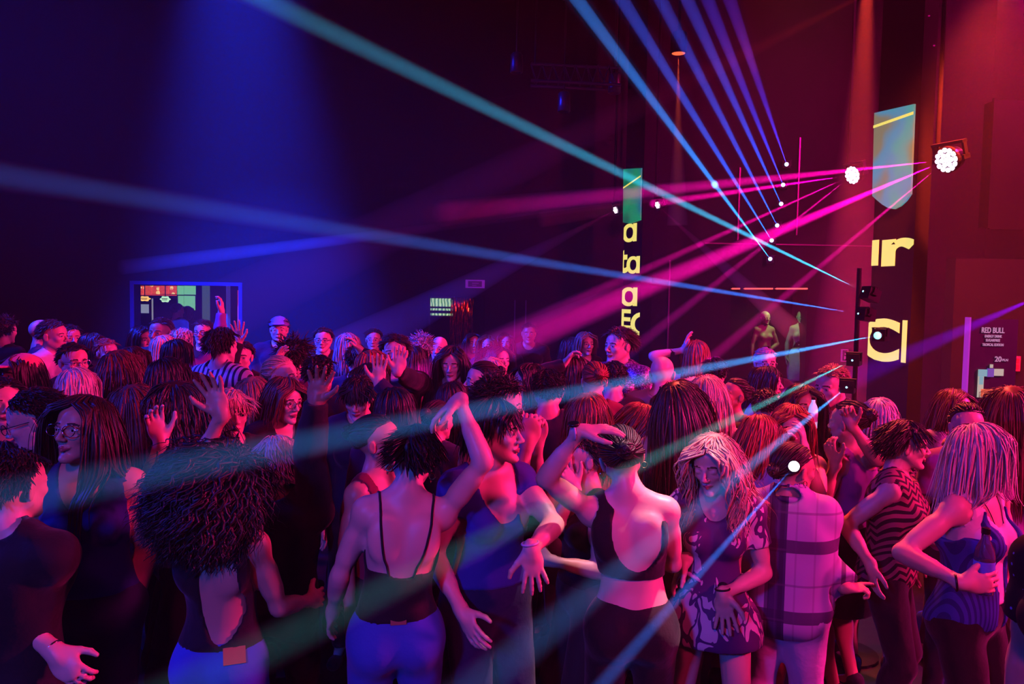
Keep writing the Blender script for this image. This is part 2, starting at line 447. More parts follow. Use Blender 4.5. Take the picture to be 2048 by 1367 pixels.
def fixture_box(p, aim, size, name, label, cat, group=None, lens=M_LENSC, lens_r=.018, arm_to=None):
    """small projector: housing with lens, yoke and cable stub"""
    p=Vector(p); d=(Vector(aim)-p).normalized(); q=d.to_track_quat('-Z','Y').to_matrix().to_4x4()
    t=bpy.data.objects.new(name,None); link(t); t.location=p; t.rotation_mode='QUATERNION'; t.rotation_quaternion=d.to_track_quat('-Z','Y')
    props(t,label,cat,group)
    s=size
    MB().box((-s*.5,-s*.5,.012),(s*.5,s*.5,s*1.4)).box((-s*.4,-s*.4,s*1.4),(s*.4,s*.4,s*1.5)).build('housing',M_METAL,t)
    MB().lathe([(lens_r*1.3,.012),(lens_r*1.3,.002),(lens_r*1.05,-.004),(lens_r*1.05,.0)],18).build('lens_ring',M_METAL,t)
    MB().lathe([(lens_r,.0015),(lens_r,-.001),(lens_r*.7,-.006),(lens_r*.3,-.008)],18).build('lens',lens,t,smooth=True)
    MB().box((-s*.62,-s*.08,s*.4),(-s*.52,s*.08,s*.9)).box((s*.52,-s*.08,s*.4),(s*.62,s*.08,s*.9)).box((-s*.62,s*.55,s*.4),(s*.62,s*.62,s*.9)).box((-s*.62,-s*.08,s*.5),(-s*.52,s*.6,s*.8)).box((s*.52,-s*.08,s*.5),(s*.62,s*.6,s*.8)).build('yoke',M_METAL,t)
    return t
G1='cyan laser beams fanning out across the dance floor'
CY=[ # src px, Ysrc, dst px, Ydst, colour, power, angle, label
 ((1722,580),4.6,(530,0),3.4,(.01,.31,.56),52000,1.8,'wide teal laser beam climbing to the upper left corner of the room'),
 ((1712,626),4.6,(0,350),3.0,(.01,.14,.80),38000,1.6,'blue laser beam running almost level to the left wall above the heads'),
 ((1753,671),4.6,(0,1000),1.30,(.01,.28,.85),50000,1.15,'bright turquoise laser beam passing low over the heads to the left edge'),
 ((1703,721),4.6,(600,1262),1.30,(.01,.34,.36),26000,1.1,'green blue laser beam slanting down past the bare back in the centre'),
 ((1692,775),4.3,(960,1367),1.17,(.01,.20,.65),24000,1.2,'blue laser beam crossing the crop top and leaving at the bottom middle')]
for i,(s,Ys,t_,Yt,c,pw,an,lb) in enumerate(CY):
    S=px(*s,Ys); T=ext(S,px(*t_,Yt),1.25)
    beam(S,T,c,pw,an,lb,G1)
    if i<5:
        fixture_box(S-(T-S).normalized()*.02, T, .07,'laser_projector',['top laser projector on the black pole by the right column','second laser projector down the black pole','laser projector glowing inside the big yellow C','fourth laser projector down the black pole','lowest laser projector on the black pole'][i],'laser','laser projectors on the pole',lens=M_LENSC,lens_r=.022 if i==2 else .006)
# pole carrying the projectors
pA=px(1722,570,4.75); 
tp=bpy.data.objects.new('lighting_stand',None); link(tp); tp.location=(pA.x,4.78,0); props(tp,'slim black lighting pole standing in front of the column with letters','stand')
MB().tube([(0,0,0.02),(0,0,2.35)],.014).build('pole',M_METAL,tp)
MB().lathe([(.20,0),(.20,.015),(.03,.03),(.03,.06)],20).build('base',M_METAL,tp)
# blue lasers from the far wall towards the ceiling over the camera
G2='blue laser beams from the row of small lenses on the back wall'
top=[(1155,18),(1245,17),(1322,15),(1375,13),(1416,11),(1460,9)]
dots=[(1540,517),(1543,480),(1554,450),(1562,407),(1566,369),(1573,328)]
pos=['lowest and widest','second lowest','third lowest','third highest','second highest','highest and faintest']
for k,((tx,w_),(dx_,dy_)) in enumerate(zip(top,dots)):
    S=px(dx_,dy_,13.82); T=px(tx,0,5.2); T=ext(S,T,1.5)
    beam(S,T,((.01,.24,1.0),(.005,.10,1.0),(.005,.08,1.0),(.005,.07,1.0),(.02,.04,1.0),(.05,.03,1.0))[k],(840000,560000,450000,390000,270000,170000)[k],.50,'%s of the six straight blue laser beams'%pos[k],G2,dens=M_MID)
    fixture_box(S-(T-S).normalized()*.03,T,.12,'laser_module','%s of the six small glowing laser lenses on the back wall'%pos[k],'laser','laser lenses in a column on the back wall',lens=M_LENSC,lens_r=.035)
# moving heads with magenta beams
def moving_head(p, aim, R, nl, label, lens):
    p=Vector(p); d=(Vector(aim)-p).normalized()
    t=bpy.data.objects.new('moving_head_light',None); link(t); t.location=p; t.rotation_mode='QUATERNION'; t.rotation_quaternion=d.to_track_quat('-Z','Y')
    props(t,label,'stage light','moving head lights throwing magenta beams')
    MB().lathe([(R*.5,R*1.5),(R*.95,R*1.1),(R*1.15,R*.3),(R*1.15,0.0),(R*1.05,-.005),(R*1.05,.01)],26).build('housing',M_METAL,t)
    MB().box((-R*1.5,-R*.2,R*.2),(-R*1.3,R*.2,R*1.0)).box((R*1.3,-R*.2,R*.2),(R*1.5,R*.2,R*1.0)).box((-R*1.5,R*1.2,R*.3),(R*1.5,R*1.45,R*.9)).box((-R*1.5,0,R*.4),(-R*1.3,R*1.4,R*.8)).box((R*1.3,0,R*.4),(R*1.5,R*1.4,R*.8)).build('yoke',M_METAL,t)
    c=[(0,0)]+[(math.cos(a*math.pi/3)*R*.45,math.sin(a*math.pi/3)*R*.45) for a in range(6)]+[(math.cos(a*math.pi/6)*R*.86,math.sin(a*math.pi/6)*R*.86) for a in range(12)]
    for (x,y) in c[:nl]:
        MB().lathe([(R*.21,0),(R*.20,-.008),(R*.13,-R*.10),(R*.05,-R*.13)],12,Matrix.Translation((x,y,0))).build('lens',lens,t,smooth=True)
    return t
def hang(p, label, top=ZC):
    MBt=MB().tube([(p.x,p.y+.16,p.z+.05),(p.x,p.y+.16,top)],.02); o=MBt.build('hanging_bar',M_BLACK); props(o,label,'bar','bars carrying the stage lights')
MH=[((1893,320),7.3,.105,19,'large moving head light right of the column, burning white and magenta',[((1400,372),9.5,2.0,150000),((1455,505),6.9,2.4,200000),((1560,600),6.4,1.2,90000)]),
    ((1705,350),11.2,.115,19,'moving head light left of the right column, burning white and magenta',[((1370,398),12.5,2.0,200000),((1330,520),11.0,1.6,130000),((1440,560),10.0,1.3,100000),((1150,420),12.0,.8,40000)]),
    ((1315,410),13.2,.085,7,'small moving head light just right of the slim far column',[((1380,470),11.5,1.5,3000)]),
    ((1231,420),13.4,.085,7,'small moving head light just left of the slim far column',[((1000,540),11,3.0,900)])]
for (p,Y,R,nl,lb,bs) in MH:
    P=px(*p,Y)
    moving_head(P,P+Vector((-1,-.45,-.35)),R,nl,lb,M_LENS)
    hang(P,'thin black drop bar above '+lb.split(',')[0].replace('light ','light '))
    for j,(q,Yq,an,pw) in enumerate(bs):
        dq=(px(*q,Yq)-P).normalized()
        T=ext(P,px(*q,Yq),3.0)
        if T.y>13.9: T=P+(T-P)*((13.9-P.y)/(T.y-P.y))
        beam(P+dq*R*1.3,T,(1.0,.0,.36),pw*.2,an*1.6,'%s magenta beam from the %s'%(['upper','middle','lower','thin far'][j],lb.split(',')[0]),'magenta beams of the moving heads')
# red ceiling lamp
def can_lamp(p, R, label, m):
    t=bpy.data.objects.new('ceiling_spotlight',None); link(t); t.location=p; props(t,label,'ceiling light')
    MB().lathe([(R*1.25,.25),(R*1.25,0),(R*1.1,-.01),(R*1.05,.02)],24).build('housing',M_METAL,t)
    MB().lathe([(R,.0),(R*.98,-.006),(R*.4,-.008)],24).build('lens',m,t)
    MB().tube([(0,0,.25),(0,0,ZC-p[2])],.02).build('drop_rod',M_METAL,t)
    return t
M_RLENS = mat('orange_lit_lens',(.8,.3,.2),.4,(1.0,.16,.05),1.1)
pc=px(1357,106,10.5); can_lamp(pc,.085,'round orange ceiling spotlight with a short red shaft of light below',M_RLENS)
beam(pc+Vector((0,0,-.02)),pc+Vector((0.05,0,-2.2)),(1,.10,.03),900,7,'short red shaft of light under the round ceiling spotlight','red shafts')
pr=px(1746,-230,10.2); pr.z=min(pr.z,ZC-.3); can_lamp(pr,.1,'ceiling spotlight above the right column, cut off by the frame top',M_RLENS)
beam(pr+Vector((0,0,-.03)),pr+Vector((-.08,0,-6.3)),(1,.05,.02),21000,9,'broad red shaft of light falling behind the right column','red shafts',dens=M_THIN)
beam(px(2095,585,5.4),px(1560,820,6.6),(.22,.0,1.0),5500,9,'soft violet shaft entering from the right edge past the drinks board','violet shaft',dens=M_THIN)
S=px(1790,-40,10.0); beam(S,px(330,680,6.5),(1,.03,.01),4000,3.4,'faint broad red shaft slanting down to the left through the upper hall','red shafts',dens=M_THIN)
for k,(y0,y1,x1,pw) in enumerate(((150,335,1250,9000),(95,290,1150,7000),(52,240,1080,6000),(-10,200,980,5000),(205,345,1420,9000))):
    beam(px(2075,y0,7.6),px(x1,y1,9.5),(1,.0,.30),pw,.22,'%s of the hair-thin magenta rays crossing the upper right'%('fourth from the top','third from the top','second from the top','topmost','lowest')[k].replace(' from the top',' highest'),'thin magenta rays')
# haze filling the hall
hz = MB().box((XL+.02,YF+.02,.02),(XR-.02,YB-.06,ZC-.02)).build('haze',M_HAZE); props(hz,'thin stage haze hanging through the whole dark hall','haze',kind='stuff')
# ---------------------------------------------------------------- people
def unit(v):
    v = np.array(v,float); return v/max(np.linalg.norm(v),1e-9)

def head_prims(B, F, s, fem=True, eyes='open', smile=0.0):
    """F = (R*s, t) head frame; s scale"""
    g='head'
    def E(c,r,k,sub=False,R=None): B.ell(c, np.array(r)*s, k*s, g, F, sub, (np.eye(3) if R is None else R)/s)
    def Cn(p,q,a,b,k,sub=False): B.cone(p,q,a*s,b*s,k*s,g,F,sub)
    w = 0.94 if fem else 1.0
    E((0,.016,.03),(.072,.092,.08),.02)
    E((0,-.035,.03),(.060*w,.048,.052),.02)
    E((0,-.028,-.03),(.056*w,.058,.078),.02)
    for x in (-1,1):
        Cn((x*.052*w,.0,-.045),(x*.014,-.062,-.094),.016 if fem else .019,.013 if fem else .018,.022)
        E((x*.040*w,-.058,-.022),(.018,.018,.015),.02)
        Cn((x*.016,-.082,.017),(x*.046,-.068,.016),.006,.006,.012)
        E((x*.012,-.094,-.032),(.0075,.009,.0065),.006)
        E((x*.031,-.092,.001),(.0165,.013,.0105),.009,True)
        E((x*.031,-.0705,.0),(.0135,.0125,.0125),.0035)
        if eyes=='closed': E((x*.031,-.0735,.0),(.0165,.0125,.0115),.004)
        else:
            Cn((x*.018,-.081,.0075),(x*.044,-.077,.0065),.0028,.0028,.004)
            Cn((x*.019,-.080,-.0085),(x*.043,-.076,-.008),.002,.002,.004)
        E((x*.076,.014,-.008),(.007,.017,.030),.006,R=rotm(0,x*8,x*-18))
        E((x*.084,.010,-.004),(.004,.009,.017),.004,True,R=rotm(0,x*8,x*-18))
    E((0,-.074,-.098),(.019,.018,.014),.014)
    Cn((0,-.084,.006),(0,-.104,-.026),.0065,.0085,.009)
    E((0,-.103,-.028),(.0095,.0095,.008),.006)
    sm = smile*.004
    Cn((-.020-sm,-.080,-.058+sm*1.5),(0,-.0905,-.0575),.0035,.0045,.005)
    Cn((.020+sm,-.080,-.058+sm*1.5),(0,-.0905,-.0575),.0035,.0045,.005)
    Cn((-.018-sm,-.079,-.061+sm*1.5),(0,-.0885,-.0675),.0035,.0055,.004)
    Cn((.018+sm,-.079,-.061+sm*1.5),(0,-.0885,-.0675),.0035,.0055,.004)
    Cn((-.020-sm,-.089,-.0600+sm*1.8),(0,-.0985,-.0622),.0016,.0016,.002,True)
    Cn((.020+sm,-.089,-.0600+sm*1.8),(0,-.0985,-.0622),.0016,.0016,.002,True)

def hand_prims(B, F, s, side, curl=.35, spread=.12, thumb=.6, grp='hand'):
    """hand frame: +Z fingers, -Y palm side, thumb at +X*side"""
    x = side
    B.ell((0,0,.048), np.array((.040,.0145,.052))*s, .012*s, grp, F, R=np.eye(3)/s)
    B.cone((0,0,-.015),(0,0,.02),.024*s,.024*s,.02*s,grp,F)
    names = [(.029,.074,-.9),(.010,.082,-.25),(-.010,.077,.3),(-.028,.060,1.0)]
    for i,(fx,L,sp) in enumerate(names):
        a = -sp*spread; c = curl*(0.85+.15*i) if not isinstance(curl,(list,tuple)) else curl[i]
        p = np.array((fx*x, 0, .085 - abs(fx)*.25)); th = c*.5
        for seg,(fr,r0,r1) in enumerate(((.45,.0092,.0085),(.30,.0085,.0078),(.25,.0078,.0065))):
            d = np.array((math.sin(a)*x*math.cos(th), -math.sin(th), math.cos(a)*math.cos(th)))
            q = p + d*L*fr
            B.cone(p,q,r0*s,r1*s,.0035*s,grp,F); p = q; th += c*.75
    p = np.array((.026*x,-.004,.018)); q = np.array((.052*x,-.014,.045)) if thumb>.3 else np.array((.036*x,-.022,.055))
    B.cone(p,q,.0145*s,.012*s,.012*s,grp,F)
    q2 = q+np.array((.020*x*(.3+thumb),-.008,.026)); B.cone(q,q2,.0115*s,.010*s,.004*s,grp,F)
    q3 = q2+np.array((.010*x*thumb,-.005,.022)); B.cone(q2,q3,.010*s,.0075*s,.004*s,grp,F)

def ik(sh, hand, l1, l2, pole):
    d = hand-sh; L = np.linalg.norm(d); mx = (l1+l2)*.995
    if L>mx: hand = sh+d/L*mx; d = hand-sh; L = mx
    L = max(L, abs(l1-l2)+.02)
    a = (l1*l1-l2*l2+L*L)/(2*L); hh = math.sqrt(max(l1*l1-a*a,0))
    u = d/np.linalg.norm(d); p = np.array(pole,float)-u*np.dot(pole,u); p = unit(p)
    return sh+u*a+p*hh, hand

class Fig:
    """poses a skeleton and lays the primitives over it; person-local, facing -Y"""
    def __init__(s, height=1.70, fem=True, build=1.0, lean=(0,0,0), head=(0,0,0), L=None, R=None,
                 legs='stand', eyes='open', smile=0, face=True, hip=(0,0)):
        S = s.S = height/1.70; s.fem = fem
        B = s.B = Body(); b = build
        bw = b*(1.0 if fem else 1.07)
        hipc = np.array((hip[0],hip[1],.96))*np.array((1,1,S)) 
        Rc = rotm(lean[0]*1.0, lean[1], lean[2])
        W = hipc+np.array((0,0,.10*S)); s.FC = (Rc*S, W); s.hipc = hipc
        FC = s.FC
        FP = (np.eye(3)*S, hipc-np.array((0,0,.96*S)))
        s.FP = FP
        def Ec(c,r,k,grp='torso',sub=False): B.ell(c,np.array(r)*S,k*S,grp,FC,sub,np.eye(3)/S)
        def Ep(c,r,k,grp='pelvis',sub=False): B.ell(c,np.array(r)*S,k*S,grp,FP,sub,np.eye(3)/S)
        hw = .162 if fem else .15
        Ep((0,0,.955),(hw*b,.108*b,.12),.03)
        for x in (-1,1): Ep((x*.072,.045,.90),(.082*b,.078*b,.085),.04)
        Ec((0,-.008,.0),((.125 if fem else .142)*b,.095*b,.15),.05)
        Ec((0,.0,.20),((.135 if fem else .16)*b,(.100 if fem else .115)*b,.185),.05)
        sw = s.sw = (.146 if fem else .178)*(.6+.4*b)
        B.cone((-sw*.72,.005,.318),(sw*.72,.005,.318),(.046 if fem else .056)*S,(.046 if fem else .056)*S,.06*S,'torso',FC)
        for x in (-1,1):
            B.cone((0,.015,.405),(x*sw*.85,.010,.335),.040*S,.036*S,.04*S,'torso',FC)
            if fem: Ec((x*.066,-.082*b,.195),(.056,.052,.056),.03)
            else: Ec((x*.075,-.085,.24),(.075,.035,.055),.04)
            Ec((x*.080,.078,.24),(.055,.028,.080),.04)
        B.cone((0,.118*b,.03),(0,.122*b,.27),.012*S,.012*S,.03*S,'torso',FC,sub=True)
        # neck and head
        nr = .048 if fem else .058
        nb = FC[0]@np.array((0,.012,.365))+FC[1]
        Rh = Rc@rotm(0,0,head[0])@rotm(head[1],0,0)@rotm(0,head[2],0)
        up = (Rc@np.array((0,-.10,1.0))*.5 + Rh@np.array((0,0,1.))*.5); up = unit(up)
        hc = nb + up*.135*S + Rh@np.array((0,-.028,.028))*S
        s.FH = (Rh*S*1.05, hc); FH = s.FH
        B.cone(nb-up*.03*S, FH[0]@np.array((0,.022,-.045))+hc, nr*S*1.08, nr*S*.98, .03*S, 'neck')
        if face: head_prims(B, FH, S*1.05, fem, eyes, smile)
        # arms
        s.hands = []; s.arm = {}
        for side, spec in ((1,L),(-1,R)):
            spec = spec or {}
            sh = FC[0]@np.array((side*sw,.008,.318))+FC[1]
            l1,l2 = .275*S,.245*S
            if 'hand' in spec:
                el, wr = ik(sh, np.array(spec['hand'],float), l1, l2, spec.get('pole',(side*.5,.3,-1)))
            else:
                u = unit(spec.get('up',(side*.22,.05,-1))); f = unit(spec.get('fore',(side*.1,-.25,-1)))
                el = sh+u*l1; wr = el+f*l2
            s.arm[side] = (sh,el,wr)
            m = (1.0 if fem else 1.18)*(.5+.5*b)
            gu = 'uarmL' if side>0 else 'uarmR'; gf = 'farmL' if side>0 else 'farmR'
            B.ell(sh, np.array((.046,.047,.050))*m*S, .035*S, gu)
            B.cone(sh, el, .041*m*S, .034*m*S, .03*S, gu)
            B.cone(sh*.6+el*.4, sh*.3+el*.7, .041*m*S, .038*m*S, .02*S, gu)
            B.cone(el, wr, .034*m*S, .0235*m*S, .018*S, gf)
            B.cone(el*.85+wr*.15, el*.5+wr*.5, .038*m*S, .031*m*S, .02*S, gf)
            fz = unit(spec.get('fing', wr-el)); pn = np.array(spec.get('palm',(-side*.9,.2,-.1)),float)
            pn = pn-fz*(pn@fz); yy = -unit(pn); xx = np.cross(yy,fz)
            # thumb side: +X*t
            t = side if spec.get('thumb_flip') is None else -side
            Rw = np.stack([xx,yy,fz],1)
            FHd = (Rw*S, wr)
            # anatomical thumb side for this hand: left hand (side=+1), fingers up, palm toward -Y -> thumb toward -X
            hand_prims(B, FHd, S*(1.0 if fem else 1.08), -side if spec.get('thumb_flip') is None else side,
                       spec.get('curl',.35), spec.get('spread',.12), spec.get('th',.6), 'handL' if side>0 else 'handR')
            s.hands.append((side, FHd))
        # legs
        s.ank = []
        for side in (1,-1):
            hp = FP[0]@np.array((side*.085,.005,.90))+FP[1]
            dx,dy,kn,lift = {'stand':(.10,0,-.02,0),'wide':(.17,0,-.03,0),'walk':(.09,side*.16,-.06,0),'bend':(.13,side*.08,-.14,0)}[legs] if isinstance(legs,str) else legs[0 if side>0 else 1]
            an = np.array((side*dx, dy+.02, .085*S+lift))
            l1,l2 = .425*S,.42*S
            kne, an = ik(hp, an, l1, l2, (side*.12,-1,0))
            m = (1.0 if fem else 1.05)*b
            gl = 'legL' if side>0 else 'legR'
            B.cone(hp,kne,.082*m*S,.053*S,.04*S,gl)
            B.cone(kne,an,.050*S,.034*S,.02*S,gl)
            B.ell(kne*.72+an*.28+np.array((0,.018,0)),np.array((.048,.050,.11))*S,.03*S,gl)
            s.ank.append(an)
            B.cone(an,an+np.array((side*.02,-.10,-.045))*S,.033*S,.026*S,.02*S,gl)
    # --- meshing
    def bbox(s, groups):
        lo=np.full(3,9.);hi=np.full(3,-9.)
        for p in s.B.p:
            if p.grp in groups and not p.sub:
                if p.kind=='c':
                    r=max(p.b); lo=np.minimum(lo,np.minimum(*p.a)-r); hi=np.maximum(hi,np.maximum(*p.a)+r)
                else: lo=np.minimum(lo,p.a-p.b.max()); hi=np.maximum(hi,p.a+p.b.max())
        return lo-.03, hi+.03
    def skin(s, hb=.013, hh=.0045, hn=.0042):
        ALLG = {p.grp for p in s.B.p}
        FHi = np.linalg.inv(s.FH[0]); hc = s.FH[1]
        hands = [(sd, np.linalg.inv(F[0]), F[1]) for sd,F in s.hands]
        def zone(c):   # 0 body, 1 head, 2/3 hand
            q = (c-hc)@FHi.T
            m = np.zeros(len(c),int)
            m[(q[:,2]>-.118)&(np.linalg.norm(q,axis=1)<.19)] = 1
            for i,(sd,Fi,t) in enumerate(hands):
                q = (c-t)@Fi.T
                m[(q[:,2]>-.012)&(np.linalg.norm(q-np.array((0,0,.08)),axis=1)<.135)] = 2+i
            return m
        parts=[]
        lo,hi = s.bbox({g for g in ALLG if not g.startswith('hand')})
        F,o = s.B.field(lo,hi,hb); V,Q = nets(F,o,hb)
        parts.append(drop(V,Q,lambda c: zone(c)==0))
        lo = hc-.165*s.S; hi = hc+.165*s.S
        F,o = s.B.field(lo,hi,hh,groups=ALLG-{'handL','handR'} if True else None); V,Q = nets(F,o,hh)
        def kz(c,zi,g):
            return zone(c)==zi
        # head part keeps a small overlap below the cut
        def kh(c):
            q=(c-hc)@FHi.T; return (q[:,2]>-.128)&(np.linalg.norm(q,axis=1)<.2)
        hd = drop(V,Q,kh); s.nhead0 = None
        parts.append(hd)
        for i,(sd,Fi,t) in enumerate(hands):
            c0 = s.hands[i][1][0]@np.array((0,0,.075))+t; g='handL' if sd>0 else 'handR'; fa='farmL' if sd>0 else 'farmR'
            F,o = s.B.field(c0-.13*s.S,c0+.13*s.S,hn,groups={g,fa}); V,Q = nets(F,o,hn)
            def kk(c,Fi=Fi,t=t):
                q=(c-t)@Fi.T; return (q[:,2]>-.028)&(np.linalg.norm(q-np.array((0,0,.08)),axis=1)<.14)
            parts.append(drop(V,Q,kk))
        V,Q = merge(parts)
        # face materials: 0 skin 1 lips 2 brow 3 eye white 4 iris
        c = V[Q].mean(1); q = (c-hc)@FHi.T
        mi = np.zeros(len(Q),int)
        ax_ = np.abs(q[:,0]); y=q[:,1]; z=q[:,2]
        fr = (y<-.055)&(np.linalg.norm(q,axis=1)<.16)
        mi[fr&(ax_<.023-(z+.062)**2*60)&(np.abs(z+.0625)<.0105-ax_*.28)&(y<-.076)] = 1
        mi[fr&(ax_>.013)&(ax_<.050)&(np.abs(z-.0215+np.maximum(ax_-.035,0)*.35)<.0035)] = 2
        s.eyeq = (ax_,y,z,fr)
        ev = fr&((ax_-.031)**2/.0125**2+(z-0)**2/.0062**2<1)
        mi[ev] = 3
        mi[fr&((ax_-.031)**2+z**2<.0048**2)] = 4
        return V,Q,mi
    def cloth(s, groups, infl, h, clip=None, add=None, noise=0.0, seed=0, base=.012):
        """closed garment: inflated body parts clipped by implicit cuts"""
        B2 = Body(); B2.p = [p for p in s.B.p if p.grp in groups]
        if add: add(B2)
        old = s.B; s.B = B2; g2={p.grp for p in B2.p}
        lo,hi = s.bbox(g2); s.B = old
        m = max(infl.values()) if infl else base
        lo=lo-m; hi=hi+m
        def ex(F,ax):
            X,Y,Z = np.meshgrid(*ax,indexing='ij')
            if noise:
                rs = np.random.RandomState(seed)
                N = 0
                for _ in range(7):
                    k = rs.normal(size=3)*np.array((26,26,11)); N = N+np.sin(X*k[0]+Y*k[1]+Z*k[2]+rs.uniform(0,6.3)+1.5*np.sin(Z*rs.uniform(8,20)+X*9))
                F = F + (N/7*noise).astype(np.float32)
            if clip is not None:
                P = np.stack([X.ravel(),Y.ravel(),Z.ravel()],1)
                near = np.abs(F.ravel())<.05
                cut = np.full(F.size,-1.,np.float32)
                cut[near] = clip(P[near])
                ins = (F.ravel()<-.045); 
                cut[ins] = clip(P[ins])
                F = np.maximum(F,cut.reshape(F.shape))
            return F
        F,o = B2.field(lo,hi,h,inflate=base,infl=infl,extra=ex)
        return nets(F,o,h)
    def chest(s,P): return (P-s.FC[1])@np.linalg.inv(s.FC[0]).T
    def pelv(s,P): return (P-s.FP[1])@np.linalg.inv(s.FP[0]).T
# ---------------------------------------------------------------- hair: tapering locks combed over the skull
HC = np.array((0,.016,.03)); HR = np.array((.074,.094,.082))
def scalp_ok(p, low=-.62, face=.50):
    q = (p-HC)/HR; q = q/np.linalg.norm(q,axis=1)[:,None]
    z = q[:,2]; y = q[:,1]
    # hairline: high at the front, down past the ears, low at the nape
    lim = np.where(y<-.35, face+(-y-.35)*.25, np.where(y<.15, -.05+(-y+.15)*1.05, low+(1-np.clip(y,0,1))*.45))
    return z>lim

def tubes(P, W, T, wv=None):
    """P (n,m,3) lock paths, W (n,m) half widths, T thickness ratio -> 4-sided locks"""
    n,m,_ = P.shape
    t = np.zeros_like(P); t[:,1:-1]=P[:,2:]-P[:,:-2]; t[:,0]=P[:,1]-P[:,0]; t[:,-1]=P[:,-1]-P[:,-2]
    t /= np.linalg.norm(t,axis=2)[:,:,None]+1e-9
    out = P-np.array((0,.02,0)); out[:,:,2] = np.maximum(out[:,:,2],0)*.9
    out -= t*(out*t).sum(2)[:,:,None]; out /= np.linalg.norm(out,axis=2)[:,:,None]+1e-9
    side = np.cross(t,out)
    W3 = W[:,:,None]
    ring = np.stack([P+side*W3, P+out*W3*T, P-side*W3, P-out*W3*T],2)   # n,m,4,3
    V = ring.reshape(-1,3)
    i = np.arange(n)[:,None,None]*m*4 + np.arange(m-1)[None,:,None]*4
    k = np.arange(4)[None,None,:]; k2=(k+1)%4
    Q = np.stack([i+k, i+k2, i+4+k2, i+4+k],3).reshape(-1,4)
    e0 = np.arange(n)*m*4; e1 = e0+(m-1)*4
    caps = np.concatenate([np.stack([e0+3,e0+2,e0+1,e0],1), np.stack([e1,e1+1,e1+2,e1+3],1)])
    return V, np.concatenate([Q,caps])

